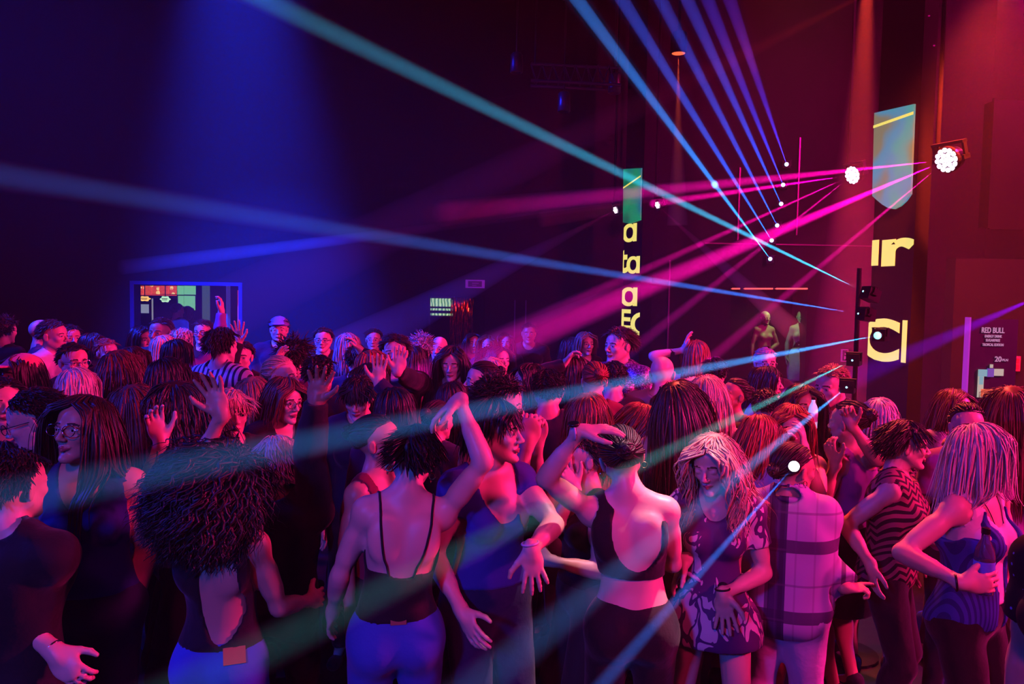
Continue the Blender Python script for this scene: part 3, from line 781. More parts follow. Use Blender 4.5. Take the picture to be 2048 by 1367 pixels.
def hair_mesh(style, seed=0, n=420, length=.40, wave=0.0, width=.008, lift=.012, fling=(0,0,0), part=.02, bangs=False, m=14, jit=.0025, face=.50, tgt=None):
    rs = np.random.RandomState(seed)
    d = rs.normal(size=(n*5,3)); d/=np.linalg.norm(d,axis=1)[:,None]
    P0 = HC+d*HR
    ok = scalp_ok(P0, face=face); P0 = P0[ok][:n]; n=len(P0)
    if style in ('long','bob','wavy'):
        # favour roots near the parting so the outer layer falls from the top
        d = (P0-HC)/HR; k = rs.rand(n)<.55; d[k,2] = np.abs(d[k,2])+1.0; d/=np.linalg.norm(d,axis=1)[:,None]
        P0 = HC+d*HR
    crown = HC+np.array((part,.02,.082))
    L = length*(1+rs.uniform(-.14,.08,n)); 
    if style in ('short','pixie','curly'): L = length*(1+rs.uniform(-.3,.3,n))
    ds = L/(m-1)
    P = np.zeros((n,m,3)); P[:,0]=P0
    sg = np.where(P0[:,0]>part,1.,-1.)
    fr = np.clip((-(P0[:,1]-HC[1])/HR[1]),-1,1)
    D = P0-crown; 
    if tgt is None: tgt = np.array((0,.112,.045)) if style=='bun' else np.array((0,.105,.03))
    tgt = np.array(tgt,float)
    lf = lift*(.25+.75*rs.rand(n))
    ph = rs.uniform(0,6.28,n); wf = rs.uniform(.8,1.25,n)
    fl = np.array(fling,float)
    isb = bangs & (fr>.25) & (rs.rand(n)<.85) if bangs else np.zeros(n,bool)
    Lg = np.where(isb, .095, L); ds = Lg/(m-1)
    rnd = rs.normal(size=(n,3))*.10
    for j in range(1,m):
        p = P[:,j-1].copy()
        q = (p-HC)/(HR+lf[:,None]); nr = np.linalg.norm(q,axis=1)
        N = (q/(HR))/np.linalg.norm(q/HR,axis=1)[:,None]
        if style in ('bun','pony'):
            f = tgt-p; dist=np.linalg.norm(f,axis=1); f/=dist[:,None]+1e-6
            if style=='pony':
                past = (dist<.03)|(P[:,max(j-2,0),1]>.10)&(j>2)
                f = np.where(past[:,None], np.array((0,.12,-1.))+fl, f)
            else:
                f = np.where((dist<.02)[:,None], rnd*3, f)
        elif style in ('short','pixie'):
            f = np.stack([sg*.35, np.where(fr>.1,-.35 if style=='pixie' else .4,.5), np.full(n,-.55)],1)+rnd*(1.2 if style=='pixie' else 1.8)
            if style=='short': f += N*.30
        elif style=='curly':
            f = N*.5+np.array((0,.1,-.5))+rnd*4
        elif style=='afro':
            f = N*1.0+rnd*1.5+fl+np.array((0,0,-1.))*(j/m)*1.3
        else:
            away = D/np.linalg.norm(D,axis=1)[:,None]
            s_ = j/m
            g = np.clip(s_*2.4,0,1)[None] if np.ndim(s_) else min(1,s_*2.4)
            swp = np.stack([sg*.9, np.full(n,.55), np.full(n,-.2)],1)
            f = away*(1-g)*1.0 + np.array((0,.12,-1.))*(.35+g) + swp*(np.clip(fr,0,1)*(1-g)*1.3)[:,None] + rnd + fl*g
        f = np.where(isb[:,None], np.stack([rnd[:,0]*2,np.full(n,-.55),np.full(n,-1.)],1), f)
        # slide along the skull while close to it
        near = (nr<1.12)&(style!='afro')&(style!='curly')
        into = np.minimum((f*N).sum(1),0)
        f = f - N*(into*near)[:,None]
        f /= np.linalg.norm(f,axis=1)[:,None]+1e-9
        p = p + f*ds[:,None]
        # stay outside skull, neck and back
        q = (p-HC)/(HR+lf[:,None]); nr = np.linalg.norm(q,axis=1)
        ins = nr<1; p = np.where(ins[:,None], HC+(p-HC)/np.maximum(nr,1e-3)[:,None], p)
        # keep clear of the face
        fz = (p[:,2]<.080)&(p[:,1]<-.02)&(~isb)&(np.abs(p[:,0])<.082)
        p[:,0] = np.where(fz, np.sign(p[:,0]+1e-6)*np.minimum(np.abs(p[:,0])+ds*1.7,.082+.3*lf), p[:,0])
        nk = (p[:,2]<-.05)
        rr = np.hypot(p[:,0],p[:,1]-.03); k = nk&(rr<.062+lf*.5)
        sc = np.where(k,(.062+lf*.5)/np.maximum(rr,1e-3),1)
        p[:,0]*=sc; p[:,1]=(p[:,1]-.03)*sc+.03
        bk = np.clip((-p[:,2]-.12)/.12,0,1)
        front = p[:,1]<-.01
        yb = .055+.085*bk+lf*.6; yf = -.075-.05*bk
        low = p[:,2]<-.13
        p[:,1] = np.where(low&(~front), np.maximum(p[:,1],p[:,1]*(1-bk)+yb*bk), p[:,1])
        p[:,1] = np.where(low&front, np.minimum(p[:,1],p[:,1]*(1-bk)+yf*bk), p[:,1])
        P[:,j]=p
    s = np.linspace(0,1,m)[None,:]
    if wave or style in ('curly','afro'):
        wv = wave if wave else .008
        fq = {'curly':16,'afro':34}.get(style, 20)
        arc = s*Lg[:,None]
        sp = (80 if style=='afro' else 60) if style in ('curly','afro') else fq*1.6
        a = arc*sp*wf[:,None]+ph[:,None]
        env = np.clip(s*3,0,1)
        P[:,:,0]+=np.sin(a)*wv*env; P[:,:,1]+=np.cos(a)*wv*env*.8; P[:,:,2]+=np.sin(a*1.3+1)*wv*.4*env
    P[:,1:] += rs.normal(size=(n,1,3))*jit
    W = width*(1-np.clip((s-.55)/.45,0,1)**1.5*.85)*np.clip(.45+s*4,0,1)*(rs.uniform(.6,1.2,n)[:,None])
    V,Q = tubes(P,W,.32)
    # close fitting under layer
    B = Body(); B.ell(HC, HR+np.array((.006,.006,.006)), .01,'h')
    def ex(F,ax):
        X,Y,Z = np.meshgrid(*ax,indexing='ij'); p = np.stack([X.ravel(),Y.ravel(),Z.ravel()],1)
        q=(p-HC)/HR; nn=np.linalg.norm(q,axis=1)+1e-6; q=q/nn[:,None]; y=q[:,1]
        low=-.62
        lim = np.where(y<-.35, face+(-y-.35)*.25, np.where(y<.15, -.05+(-y+.15)*1.05, low+(1-np.clip(y,0,1))*.45))
        return np.maximum(F, ((lim-q[:,2])*.08).reshape(F.shape))
    F,o = B.field((-.10,-.10,-.08),(.10,.14,.14),.007,extra=ex)
    V2,Q2 = nets(F,o,.007)
    parts=[(V,Q),(V2,Q2)]
    if style=='bun':
        a = np.linspace(0,2*np.pi*1.0,16)
        nb=46; C=tgt+np.array((0,.016,.017)); PP=np.zeros((nb,16,3))
        for i in range(nb):
            ax1=unit(rs.normal(size=3)); ax2=unit(np.cross(ax1,rs.normal(size=3))); r=.030*(.8+.25*rs.rand())
            PP[i]=C+(np.cos(a)[:,None]*ax1+np.sin(a)[:,None]*ax2)*r
        parts.append(tubes(PP,np.full((nb,16),.006),.6))
        Bb=Body(); Bb.ell(C,(.027,.024,.027),.01,'h'); F,o=Bb.field(C-.05,C+.05,.006); parts.append(nets(F,o,.006))
    return merge(parts)
# ---------------------------------------------------------------- people materials
def skin_mat(name, c):
    m = mat(name, c, .42); b=m.node_tree.nodes['Principled BSDF']; b.inputs['Subsurface Weight'].default_value=0.0
    return m
SK = [skin_mat('skin_light',(.80,.50,.40)), skin_mat('skin_medium',(.62,.34,.24)), skin_mat('skin_tan',(.45,.22,.14))]
M_LIP = mat('lips',(.50,.10,.12),.35); M_BROW = mat('eyebrow',(.05,.025,.02),.8); M_EYE = mat('eye_white',(.5,.47,.47),.25); M_IRIS = mat('iris',(.02,.012,.01),.12)
def hair_mat(name, c, r=.46):
    m = mat(name, c, r, spec=.6); nt=m.node_tree; b=nt.nodes['Principled BSDF']
    b.inputs['Anisotropic'].default_value=.6
    n=nt.nodes.new('ShaderNodeTexNoise'); n.inputs['Scale'].default_value=60; n.inputs['Detail'].default_value=3
    mx=nt.nodes.new('ShaderNodeMix'); mx.data_type='RGBA'; mx.inputs[6].default_value=(*[v*.55 for v in c],1); mx.inputs[7].default_value=(*[min(v*1.35,1) for v in c],1)
    tc=nt.nodes.new('ShaderNodeTexCoord'); mp=nt.nodes.new('ShaderNodeMapping'); mp.inputs['Scale'].default_value=(1,1,.12)
    nt.links.new(tc.outputs['Object'],mp.inputs[0]); nt.links.new(mp.outputs[0],n.inputs[0]); nt.links.new(n.outputs['Fac'],mx.inputs[0]); nt.links.new(mx.outputs[2],b.inputs['Base Color'])
    return m
H = dict(black=hair_mat('black_hair',(.012,.009,.010)), dark=hair_mat('dark_brown_hair',(.035,.018,.014)), brown=hair_mat('brown_hair',(.13,.055,.035)),
    auburn=hair_mat('auburn_hair',(.34,.08,.04)), light=hair_mat('light_brown_hair',(.32,.17,.11)), blonde=hair_mat('blonde_hair',(.80,.52,.34)),
    pale=hair_mat('pale_blonde_hair',(.95,.75,.62)), grey=hair_mat('grey_hair',(.45,.40,.40)))
_cm={}
def cmat(name, c, rough=.75, **k):
    if name not in _cm:
        m = mat(name+'_cloth', c, rough, spec=.25, **k); b=m.node_tree.nodes['Principled BSDF']; b.inputs['Sheen Weight'].default_value=.15
        nt=m.node_tree; n=nt.nodes.new('ShaderNodeTexNoise'); n.inputs['Scale'].default_value=9; n.inputs['Detail'].default_value=6
        tc=nt.nodes.new('ShaderNodeTexCoord'); nt.links.new(tc.outputs['Object'],n.inputs[0])
        bp=nt.nodes.new('ShaderNodeBump'); bp.inputs['Strength'].default_value=.35; bp.inputs['Distance'].default_value=.03
        nt.links.new(n.outputs['Fac'],bp.inputs['Height']); nt.links.new(bp.outputs[0],b.inputs['Normal'])
        _cm[name]=m
    return _cm[name]
BLK=cmat('black',(.012,.011,.014)); CHAR=cmat('charcoal',(.03,.028,.035)); NAVY=cmat('navy',(.012,.018,.07)); WHT=cmat('white',(.80,.76,.78)); CREAM=cmat('cream',(.75,.62,.5))
ROYAL=cmat('royal_blue',(.03,.05,.35)); PURP=cmat('purple',(.30,.08,.38)); BURG=cmat('burgundy',(.22,.015,.05)); GREY=cmat('grey',(.22,.21,.24)); JEAN=cmat('denim',(.05,.12,.60),.8)
LILAC=cmat('lilac',(.45,.34,.62)); TEAL=cmat('teal',(.03,.2,.25)); ORNG=cmat('orange',(.6,.22,.08)); BROWN=cmat('brown',(.14,.05,.03)); DBLUE=cmat('deep_blue',(.01,.02,.22)); PANTS=cmat('pale_trousers',(.55,.42,.66))
def nodes_mat(name, build, rough=.7):
    m=mat(name,(.5,.5,.5),rough,spec=.25); nt=m.node_tree; b=nt.nodes['Principled BSDF']
    tc=nt.nodes.new('ShaderNodeTexCoord'); sp=nt.nodes.new('ShaderNodeSeparateXYZ'); nt.links.new(tc.outputs['Object'],sp.inputs[0])
    def mth(op,a,b_=None,c=None):
        n=nt.nodes.new('ShaderNodeMath'); n.operation=op
        for i,v in enumerate((a,b_,c)):
            if v is None: continue
            if isinstance(v,(int,float)): n.inputs[i].default_value=v
            else: nt.links.new(v,n.inputs[i])
        return n.outputs[0]
    def mix(f,c0,c1):
        n=nt.nodes.new('ShaderNodeMix'); n.data_type='RGBA'
        if isinstance(f,(int,float)): n.inputs[0].default_value=f
        else: nt.links.new(f,n.inputs[0])
        for i,c in ((6,c0),(7,c1)):
            if isinstance(c,tuple): n.inputs[i].default_value=(*c,1)
            else: nt.links.new(c,n.inputs[i])
        return n.outputs[2]
    out=build(nt,tc,sp,mth,mix,b); nt.links.new(out,b.inputs['Base Color']); return m
def _plaid(nt,tc,sp,mth,mix,b):
    def band(v,per,off,w): 
        return mth('LESS_THAN', mth('ABSOLUTE', mth('SUBTRACT', mth('FRACT', mth('ADD', mth('DIVIDE',v,per), off)), .5)), w)
    X,Z=sp.outputs[0],sp.outputs[2]
    c=mix(band(X,.34,.42,.10),(.42,.34,.60),(.05,.035,.13)); c=mix(mth('MULTIPLY',band(Z,.30,.75,.09),.85),c,(.035,.02,.08))
    c=mix(mth('MULTIPLY',band(X,.30,.28,.03),.8),c,(.03,.02,.07)); c=mix(mth('MULTIPLY',band(X,.30,.46,.03),.8),c,(.03,.02,.07))
    c=mix(mth('MULTIPLY',band(Z,.15,.1,.03),.5),c,(.10,.06,.16)); c=mix(mth('MULTIPLY',band(X,.075,.1,.05),.3),c,(.12,.08,.2))
    return c
def _zig(nt,tc,sp,mth,mix,b):
    t=mth('PINGPONG',sp.outputs[0],.026); z=mth('ADD',sp.outputs[2],mth('MULTIPLY',t,1.1))
    z=mth('ADD',z,mth('MULTIPLY',sp.outputs[1],.4))
    return mix(mth('GREATER_THAN',mth('FRACT',mth('DIVIDE',z,.036)),.52),(.30,.10,.13),(.012,.01,.014))
def _floral(nt,tc,sp,mth,mix,b):
    mp=nt.nodes.new('ShaderNodeMapping'); mp.inputs['Scale'].default_value=(1,1,.45); mp.inputs['Rotation'].default_value=(0,.6,.3); nt.links.new(tc.outputs['Object'],mp.inputs[0])
    w=nt.nodes.new('ShaderNodeTexNoise'); w.inputs['Scale'].default_value=9; nt.links.new(mp.outputs[0],w.inputs[0])
    ad=nt.nodes.new('ShaderNodeMix'); ad.data_type='RGBA'; ad.blend_type='LINEAR_LIGHT'; ad.inputs[0].default_value=.10; nt.links.new(mp.outputs[0],ad.inputs[6]); nt.links.new(w.outputs['Color'],ad.inputs[7])
    v=nt.nodes.new('ShaderNodeTexVoronoi'); v.feature='DISTANCE_TO_EDGE'; v.inputs['Scale'].default_value=20; nt.links.new(ad.outputs[2],v.inputs[0])
    v2=nt.nodes.new('ShaderNodeTexVoronoi'); v2.inputs['Scale'].default_value=9; nt.links.new(ad.outputs[2],v2.inputs[0])
    f=mth('GREATER_THAN',v.outputs['Distance'],.085); g=mth('LESS_THAN',v2.outputs['Distance'],.52)
    return mix(mth('MULTIPLY',f,g),(.10,.03,.16),(.85,.62,.72))
def _sequin(c0,c1):
    def f(nt,tc,sp,mth,mix,b):
        v=nt.nodes.new('ShaderNodeTexVoronoi'); v.inputs['Scale'].default_value=130; nt.links.new(tc.outputs['Object'],v.inputs[0])
        s=nt.nodes.new('ShaderNodeSeparateColor'); nt.links.new(v.outputs['Color'],s.inputs[0])
        b.inputs['Metallic'].default_value=.7
        bp=nt.nodes.new('ShaderNodeBump'); bp.inputs['Strength'].default_value=.8; bp.inputs['Distance'].default_value=.01; nt.links.new(s.outputs[0],bp.inputs['Height']); nt.links.new(bp.outputs[0],b.inputs['Normal'])
        return mix(mth('GREATER_THAN',s.outputs[1],.62),c0,c1)
    return f
def _stripe(per,c0,c1,ax=2):
    return lambda nt,tc,sp,mth,mix,b: mix(mth('GREATER_THAN',mth('FRACT',mth('DIVIDE',sp.outputs[ax],per)),.55),c0,c1)
def _dots(nt,tc,sp,mth,mix,b):
    v=nt.nodes.new('ShaderNodeTexVoronoi'); v.inputs['Scale'].default_value=32; v.inputs['Randomness'].default_value=.25; nt.links.new(tc.outputs['Object'],v.inputs[0])
    return mix(mth('LESS_THAN',v.outputs['Distance'],.14),(.008,.008,.02),(.25,.30,.9))
PLAID=nodes_mat('plaid_cloth',_plaid); ZIG=nodes_mat('zigzag_cloth',_zig); FLOR=nodes_mat('floral_cloth',_floral,.5)
SEQ=nodes_mat('sequin_cloth',_sequin((.05,.02,.05),(.9,.6,.8)),.3); SEQP=nodes_mat('purple_sequin_cloth',_sequin((.16,.04,.20),(.75,.35,.8)),.3); SEQC=nodes_mat('cream_sequin_cloth',_sequin((.6,.4,.35),(.95,.8,.7)),.3)
STR=nodes_mat('striped_cloth',_stripe(.045,(.7,.6,.7),(.03,.02,.05),0)); STRV=nodes_mat('fine_striped_cloth',_stripe(.016,(.04,.08,.45),(.015,.03,.22),0)); DOTS=nodes_mat('dotted_cloth',_dots)
M_GOLD=mat('earring_metal',(.8,.6,.3),.2,metal=1); M_STEEL=mat('steel',(.6,.6,.62),.2,metal=1); M_BLKP=mat('black_plastic',(.01,.01,.012),.3); M_WBAND=mat('white_band',(.7,.6,.68),.5)
M_GLASS=bpy.data.materials.new('clear_glass'); M_GLASS.use_nodes=True; _g=M_GLASS.node_tree.nodes['Principled BSDF']; _g.inputs['Transmission Weight'].default_value=.9; _g.inputs['Roughness'].default_value=.06; _g.inputs['IOR'].default_value=1.3; _g.inputs['Base Color'].default_value=(.75,.85,1,1)

# ---------------------------------------------------------------- clothes
def fmat(F): 
    R,t=F; return Matrix([[*R[i],t[i]] for i in range(3)]+[[0,0,0,1]])
def top_mesh(f, kind, h, seed=0):
    S=f.S
    spec = dict(  # groups with arms, inflate, (front z, back z, width), hem, sleeve fraction, noise
        t=('u',.021,(.33,.375,.080),.86,.62,.005), long=('uf',.021,(.34,.38,.075),.85,1,.006), jacket=('uf',.026,(.30,.385,.070),.80,1,.007),
        tank=('',.009,(.25,.30,.085),1.0,0,.004), scoop=('',.010,(.19,.32,.090),1.0,0,.004), scoopt=('u',.011,(.19,.34,.095),1.0,.35,.004),
        cami=('',.008,(.22,.10,.16),1.0,0,.003), crop=('',.009,(.27,.33,.09),1.135,0,.002), openback=('',.010,(.30,.33,.09),1.0,0,.004),
        shirt=('uf',.034,(.34,.385,.062),.74,.97,.011), shell=('',.021,(.35,.38,.085),.84,0,.005), dress=('u',.013,(.28,.36,.08),.80,.55,.005), strapdress=('',.010,(.24,.24,.11),.62,0,.004))[kind]
    arms,infl,(zf,zb,nw),hem,sl,noise = spec
    g={'torso','pelvis'}
    if 'u' in arms: g|={'uarmL','uarmR'}
    if 'f' in arms: g|={'farmL','farmR'}
    def clip(P):
        c=f.chest(P); q=f.pelv(P); x,y,z=c[:,0],c[:,1],c[:,2]
        zz=np.where(y<0,zf,zb)
        hole=(1-np.sqrt((x/nw)**2+((z-.42)/(.42-zz))**2))*.06
        col=np.minimum(.062-np.hypot(x,y-.01), z-.335)
        cut=np.maximum(hole,col)
        if kind=='cami':
            cut=np.maximum(cut, np.where(y>.02, z-.115, z-.285+np.abs(np.abs(x)-.075)*.6))
        if kind=='strapdress': cut=np.maximum(cut, np.where(np.abs(np.abs(x)-.085)<.016,-1, z-.25))
        if kind=='crop':
            s=np.sqrt(((x+.028)/.092)**2+((z-.265)/.155)**2)
            hb=np.where(y>.0,(1-s)*.08,-1)
            up=np.where((y>-.03)&(x<.0), np.minimum(z-.30, .02-x),-1)
            cut=np.maximum(cut,np.maximum(hb,up))
        if kind=='openback':
            s=np.sqrt(((x+.045)/.075)**2+((z-.17)/.20)**2); cut=np.maximum(cut,np.where(y>.0,(1-s)*.07,-1))
        cut=np.maximum(cut,(hem-q[:,2]))
        for sd in (1,-1):
            sh,el,wr=f.arm[sd]
            if 'u' not in arms:
                d=el-sh; t=np.clip(((P-sh)@d)/(d@d),0,1); D=np.linalg.norm(P-sh-t[:,None]*d,axis=1)
                cut=np.maximum(cut,(.062 if kind!='shell' else .05)*S-D)
            else:
                a,b_=(sh,el) if 'f' not in arms else (el,wr)
                d=b_-a; L=np.linalg.norm(d); u=d/L; t=(P-a)@u; D=np.linalg.norm(P-a-np.outer(np.clip(t,0,L*1.3),u),axis=1)
                cut=np.maximum(cut,np.minimum(t-L*sl,.10-D))
                if 'f' not in arms:
                    pass
        return cut*1.0
    add=None
    if kind in ('shirt',):
        def add(B): 
            for sd in (1,-1):
                sh,el,wr=f.arm[sd]; B.cone(el*.5+wr*.5,wr*.92+el*.08,.040*S,.046*S,.02,'farmL' if sd>0 else 'farmR')
            B.ell((0,.01,.06),np.array((.195,.135,.33))*S,.05,'torso',f.FC,R=np.eye(3)/S)
    if kind=='jacket':
        def add(B): B.cone((0,0,.05),(0,0,-.12),.12*S,.13*S,.05,'torso',f.FC)
    if kind in('dress','strapdress'):
        def add(B):
            B.ell((0,0,.80),np.array((.205,.165,.24))*S,.05,'pelvis',f.FP,R=np.eye(3)/S)
    return f.cloth(g,{},h,clip=clip,add=add,noise=noise,seed=seed,base=infl*1.0)
def bottom_mesh(f, kind, h, seed=0):
    infl={'jeans':.012,'trousers':.013,'wide':.024,'skirt':.014,'shorts':.016}[kind]; topz=1.045 if kind!='wide' else 1.06
    low={'jeans':.10,'trousers':.09,'wide':.07,'skirt':.50,'shorts':.62}[kind]
    add=None
    if kind=='skirt':
        def add(B): B.ell((0,0,.66),np.array((.20,.16,.36))*f.S,.06,'pelvis',f.FP,R=np.eye(3)/f.S)
    return f.cloth({'pelvis','legL','legR'},{},h,clip=lambda P: np.maximum(f.pelv(P)[:,2]-topz,low-P[:,2]),add=add,noise=.004 if kind=='jeans' else .007,seed=seed,base=infl)
_shoe={}
def shoe_mesh(boot):
    if boot not in _shoe:
        B=Body(); B.cone((0,.02,-.045),(0,-.16,-.055),.034,.030,.02,'s'); B.ell((0,-.13,-.055),(.043,.075,.028),.02,'s'); B.ell((0,.015,-.045),(.036,.05,.04),.02,'s')
        B.cone((0,.01,-.03),(0,.015,.16 if boot else .0),.044,.05,.02,'s')
        def ex(F,ax): return np.maximum(F,(-.083-ax[2])[None,None,:])
        F,o=B.field((-.09,-.25,-.10),(.09,.12,.24 if boot else .08),.009,extra=ex); _shoe[boot]=nets(F,o,.009)
    return _shoe[boot]
_sm={}
def add_shoes(f,o,m,boot=False):
    key=(boot,m.name)
    if key not in _sm: _sm[key]=np_mesh('shoe',*shoe_mesh(boot),[m])
    for i,an in enumerate(f.ank):
        s=add_obj('shoe',_sm[key],o); s.location=Vector(an)+Vector((0,0,0)); s.rotation_euler[2]=math.radians(12*(1 if i==0 else -1)); s.scale=(f.S,)*3
def torus(mb,c,R,r,M=None,n=20,k=6,sx=1,sz=1,ax='y'):
    vs=[];fs=[]
    for i in range(n):
        a=2*math.pi*i/n
        for j in range(k):
            b_=2*math.pi*j/k; rr=R+r*math.cos(b_)
            p=(c[0]+rr*math.cos(a)*sx, c[1]+r*math.sin(b_), c[2]+rr*math.sin(a)*sz) if ax=='y' else (c[0]+rr*math.cos(a)*sx,c[1]+rr*math.sin(a)*sz,c[2]+r*math.sin(b_))
            vs.append(p)
    for i in range(n):
        for j in range(k): fs.append((i*k+j,((i+1)%n)*k+j,((i+1)%n)*k+(j+1)%k,i*k+(j+1)%k))
    mb.add(vs,fs,M)
def add_glasses(f,o,m):
    mb=MB()
    for s in (-1,1):
        torus(mb,(s*.032,-.099,.0),.023,.0017,sx=1.1,sz=.85); mb.tube([(s*.057,-.097,.005),(s*.076,-.06,.006),(s*.079,.01,.004)],.0016,6)
    mb.tube([(-.008,-.10,.004),(.008,-.10,.004)],.0017,6)
    g=mb.build('glasses',m,o,smooth=True); g.matrix_local=fmat(f.FH); return g
def add_wrist(f,o,side,name,m,wide=.010,face=None,label=None):
    for sd,F in f.hands:
        if sd==side:
            mb=MB(); torus(mb,(0,0,-.022),.029,.0045,ax='z',sx=1.0,sz=.92); 
            w=mb.build(name,m,o,smooth=True); w.matrix_local=fmat(F)@Matrix.Diagonal((1,1,1.0,1))
            if label: w['label']=label
            if face:
                MB().lathe([(.021,0),(.022,.004),(.021,.009),(.017,.010)],20,Matrix.Translation((0,.026,-.022))@Matrix.Rotation(-math.pi/2,4,'X')).build('watch_face',face,w,smooth=True)
def add_earrings(f,o,side=None,m=None):
    for s in (-1,1):
        if side and s!=side: continue
        mb=MB(); torus(mb,(s*.080,.006,-.050),.011,.0018); mb.add([(s*.080-.004,.002,-.066),(s*.080+.004,.002,-.066),(s*.080,.010,-.066),(s*.080,.005,-.075)],[(0,1,2),(0,3,1),(1,3,2),(2,3,0)])
        e=mb.build('earring',m or M_GOLD,o); e.matrix_local=fmat(f.FH)
def add_cap(f,o,m,m2,back=False):
    B=Body(); B.ell((0,.016,.045),(.088,.108,.080),.01,'c')
    if not back: B.ell((0,-.115,.055),(.065,.07,.008),.02,'c')
    def ex(F,ax): return np.maximum(F,(.035-ax[2])[None,None,:])
    F_,o_=B.field((-.12,-.22,-.02),(.12,.15,.16),.006,extra=ex); V,Q=nets(F_,o_,.006)
    c=add_obj('baseball_cap',np_mesh('baseball_cap',V,Q,[m]),o); c.matrix_local=fmat(f.FH); return c
def add_strap(f,o,m,pts,r=.006,name='strap',off=.003):
    P=[f.FC[0]@np.array(p)+f.FC[1] for p in pts]
    # smooth path
    Q=[]
    for i in range(len(P)-1):
        for t in (0,.25,.5,.75): Q.append(P[i]*(1-t)+P[i+1]*t)
    Q.append(P[-1])
    bm=bmesh.new(); bm.from_mesh(o.data)
    from mathutils.bvhtree import BVHTree
    tr=BVHTree.FromBMesh(bm); bm.free()
    Q=[(lambda h: h[0]+h[1]*off)(tr.find_nearest(Vector(q))) for q in Q]
    MB().tube(Q,r,8).build(name,m,o,smooth=True)

# ---------------------------------------------------------------- placing people from where the photo shows their heads
HORIZ = lambda x: 591+(x-1024)*math.tan(ROLL)
_hm={}
def hairmesh(key_args, m):
    k=(tuple(sorted((a,str(b)) for a,b in key_args.items())), m.name)
    if k not in _hm: _hm[k]=np_mesh('hair',*hair_mesh(**key_args),[m])
    return _hm[k]
STY = dict(
    long=dict(style='long',length=.42), longer=dict(style='long',length=.55), wavy=dict(style='wavy',length=.42,wave=.012), bob=dict(style='bob',length=.22), bangbob=dict(style='bob',length=.20,bangs=True),
    shoulder=dict(style='long',length=.30), short=dict(style='short',length=.032,n_=1.3), crew=dict(style='short',length=.016,n_=1.3), quiff=dict(style='short',length=.050,n_=1.2,lift=.02), pixie=dict(style='pixie',length=.075,n_=1.2,bangs=False),
    curly=dict(style='curly',length=.045,wave=.006,n_=1.4), bun=dict(style='bun',length=.17), pony=dict(style='pony',length=.38), afro=dict(style='afro',length=.26,wave=.012,n_=1.6), pixbang=dict(style='pixie',length=.085,n_=1.2,bangs=True))
PEOPLE=[]; PL=[]
DARK_TALL=None
def place(x,y,d,fem,kw):
    """solve height and position so that the head top lands at (x,y), d metres away"""
    top = px(x,y,d); Hh = top.z-.012
    yaw = math.radians(kw['face']); c,s=math.cos(yaw),math.sin(yaw)
    base={k:kw[k] for k in ('build','lean','head','legs','hip') if k in kw}
    hh=Hh
    for _ in range(3):
        f=Fig(height=hh,fem=fem,face=False,**base)
        zt=f.FH[1][2]+.113*1.05*f.S
        hh*= Hh/zt
    hc=f.FH[1]; loc=Vector((top.x-(c*hc[0]-s*hc[1]), top.y-(s*hc[0]+c*hc[1]),0))
    return loc,yaw,hh
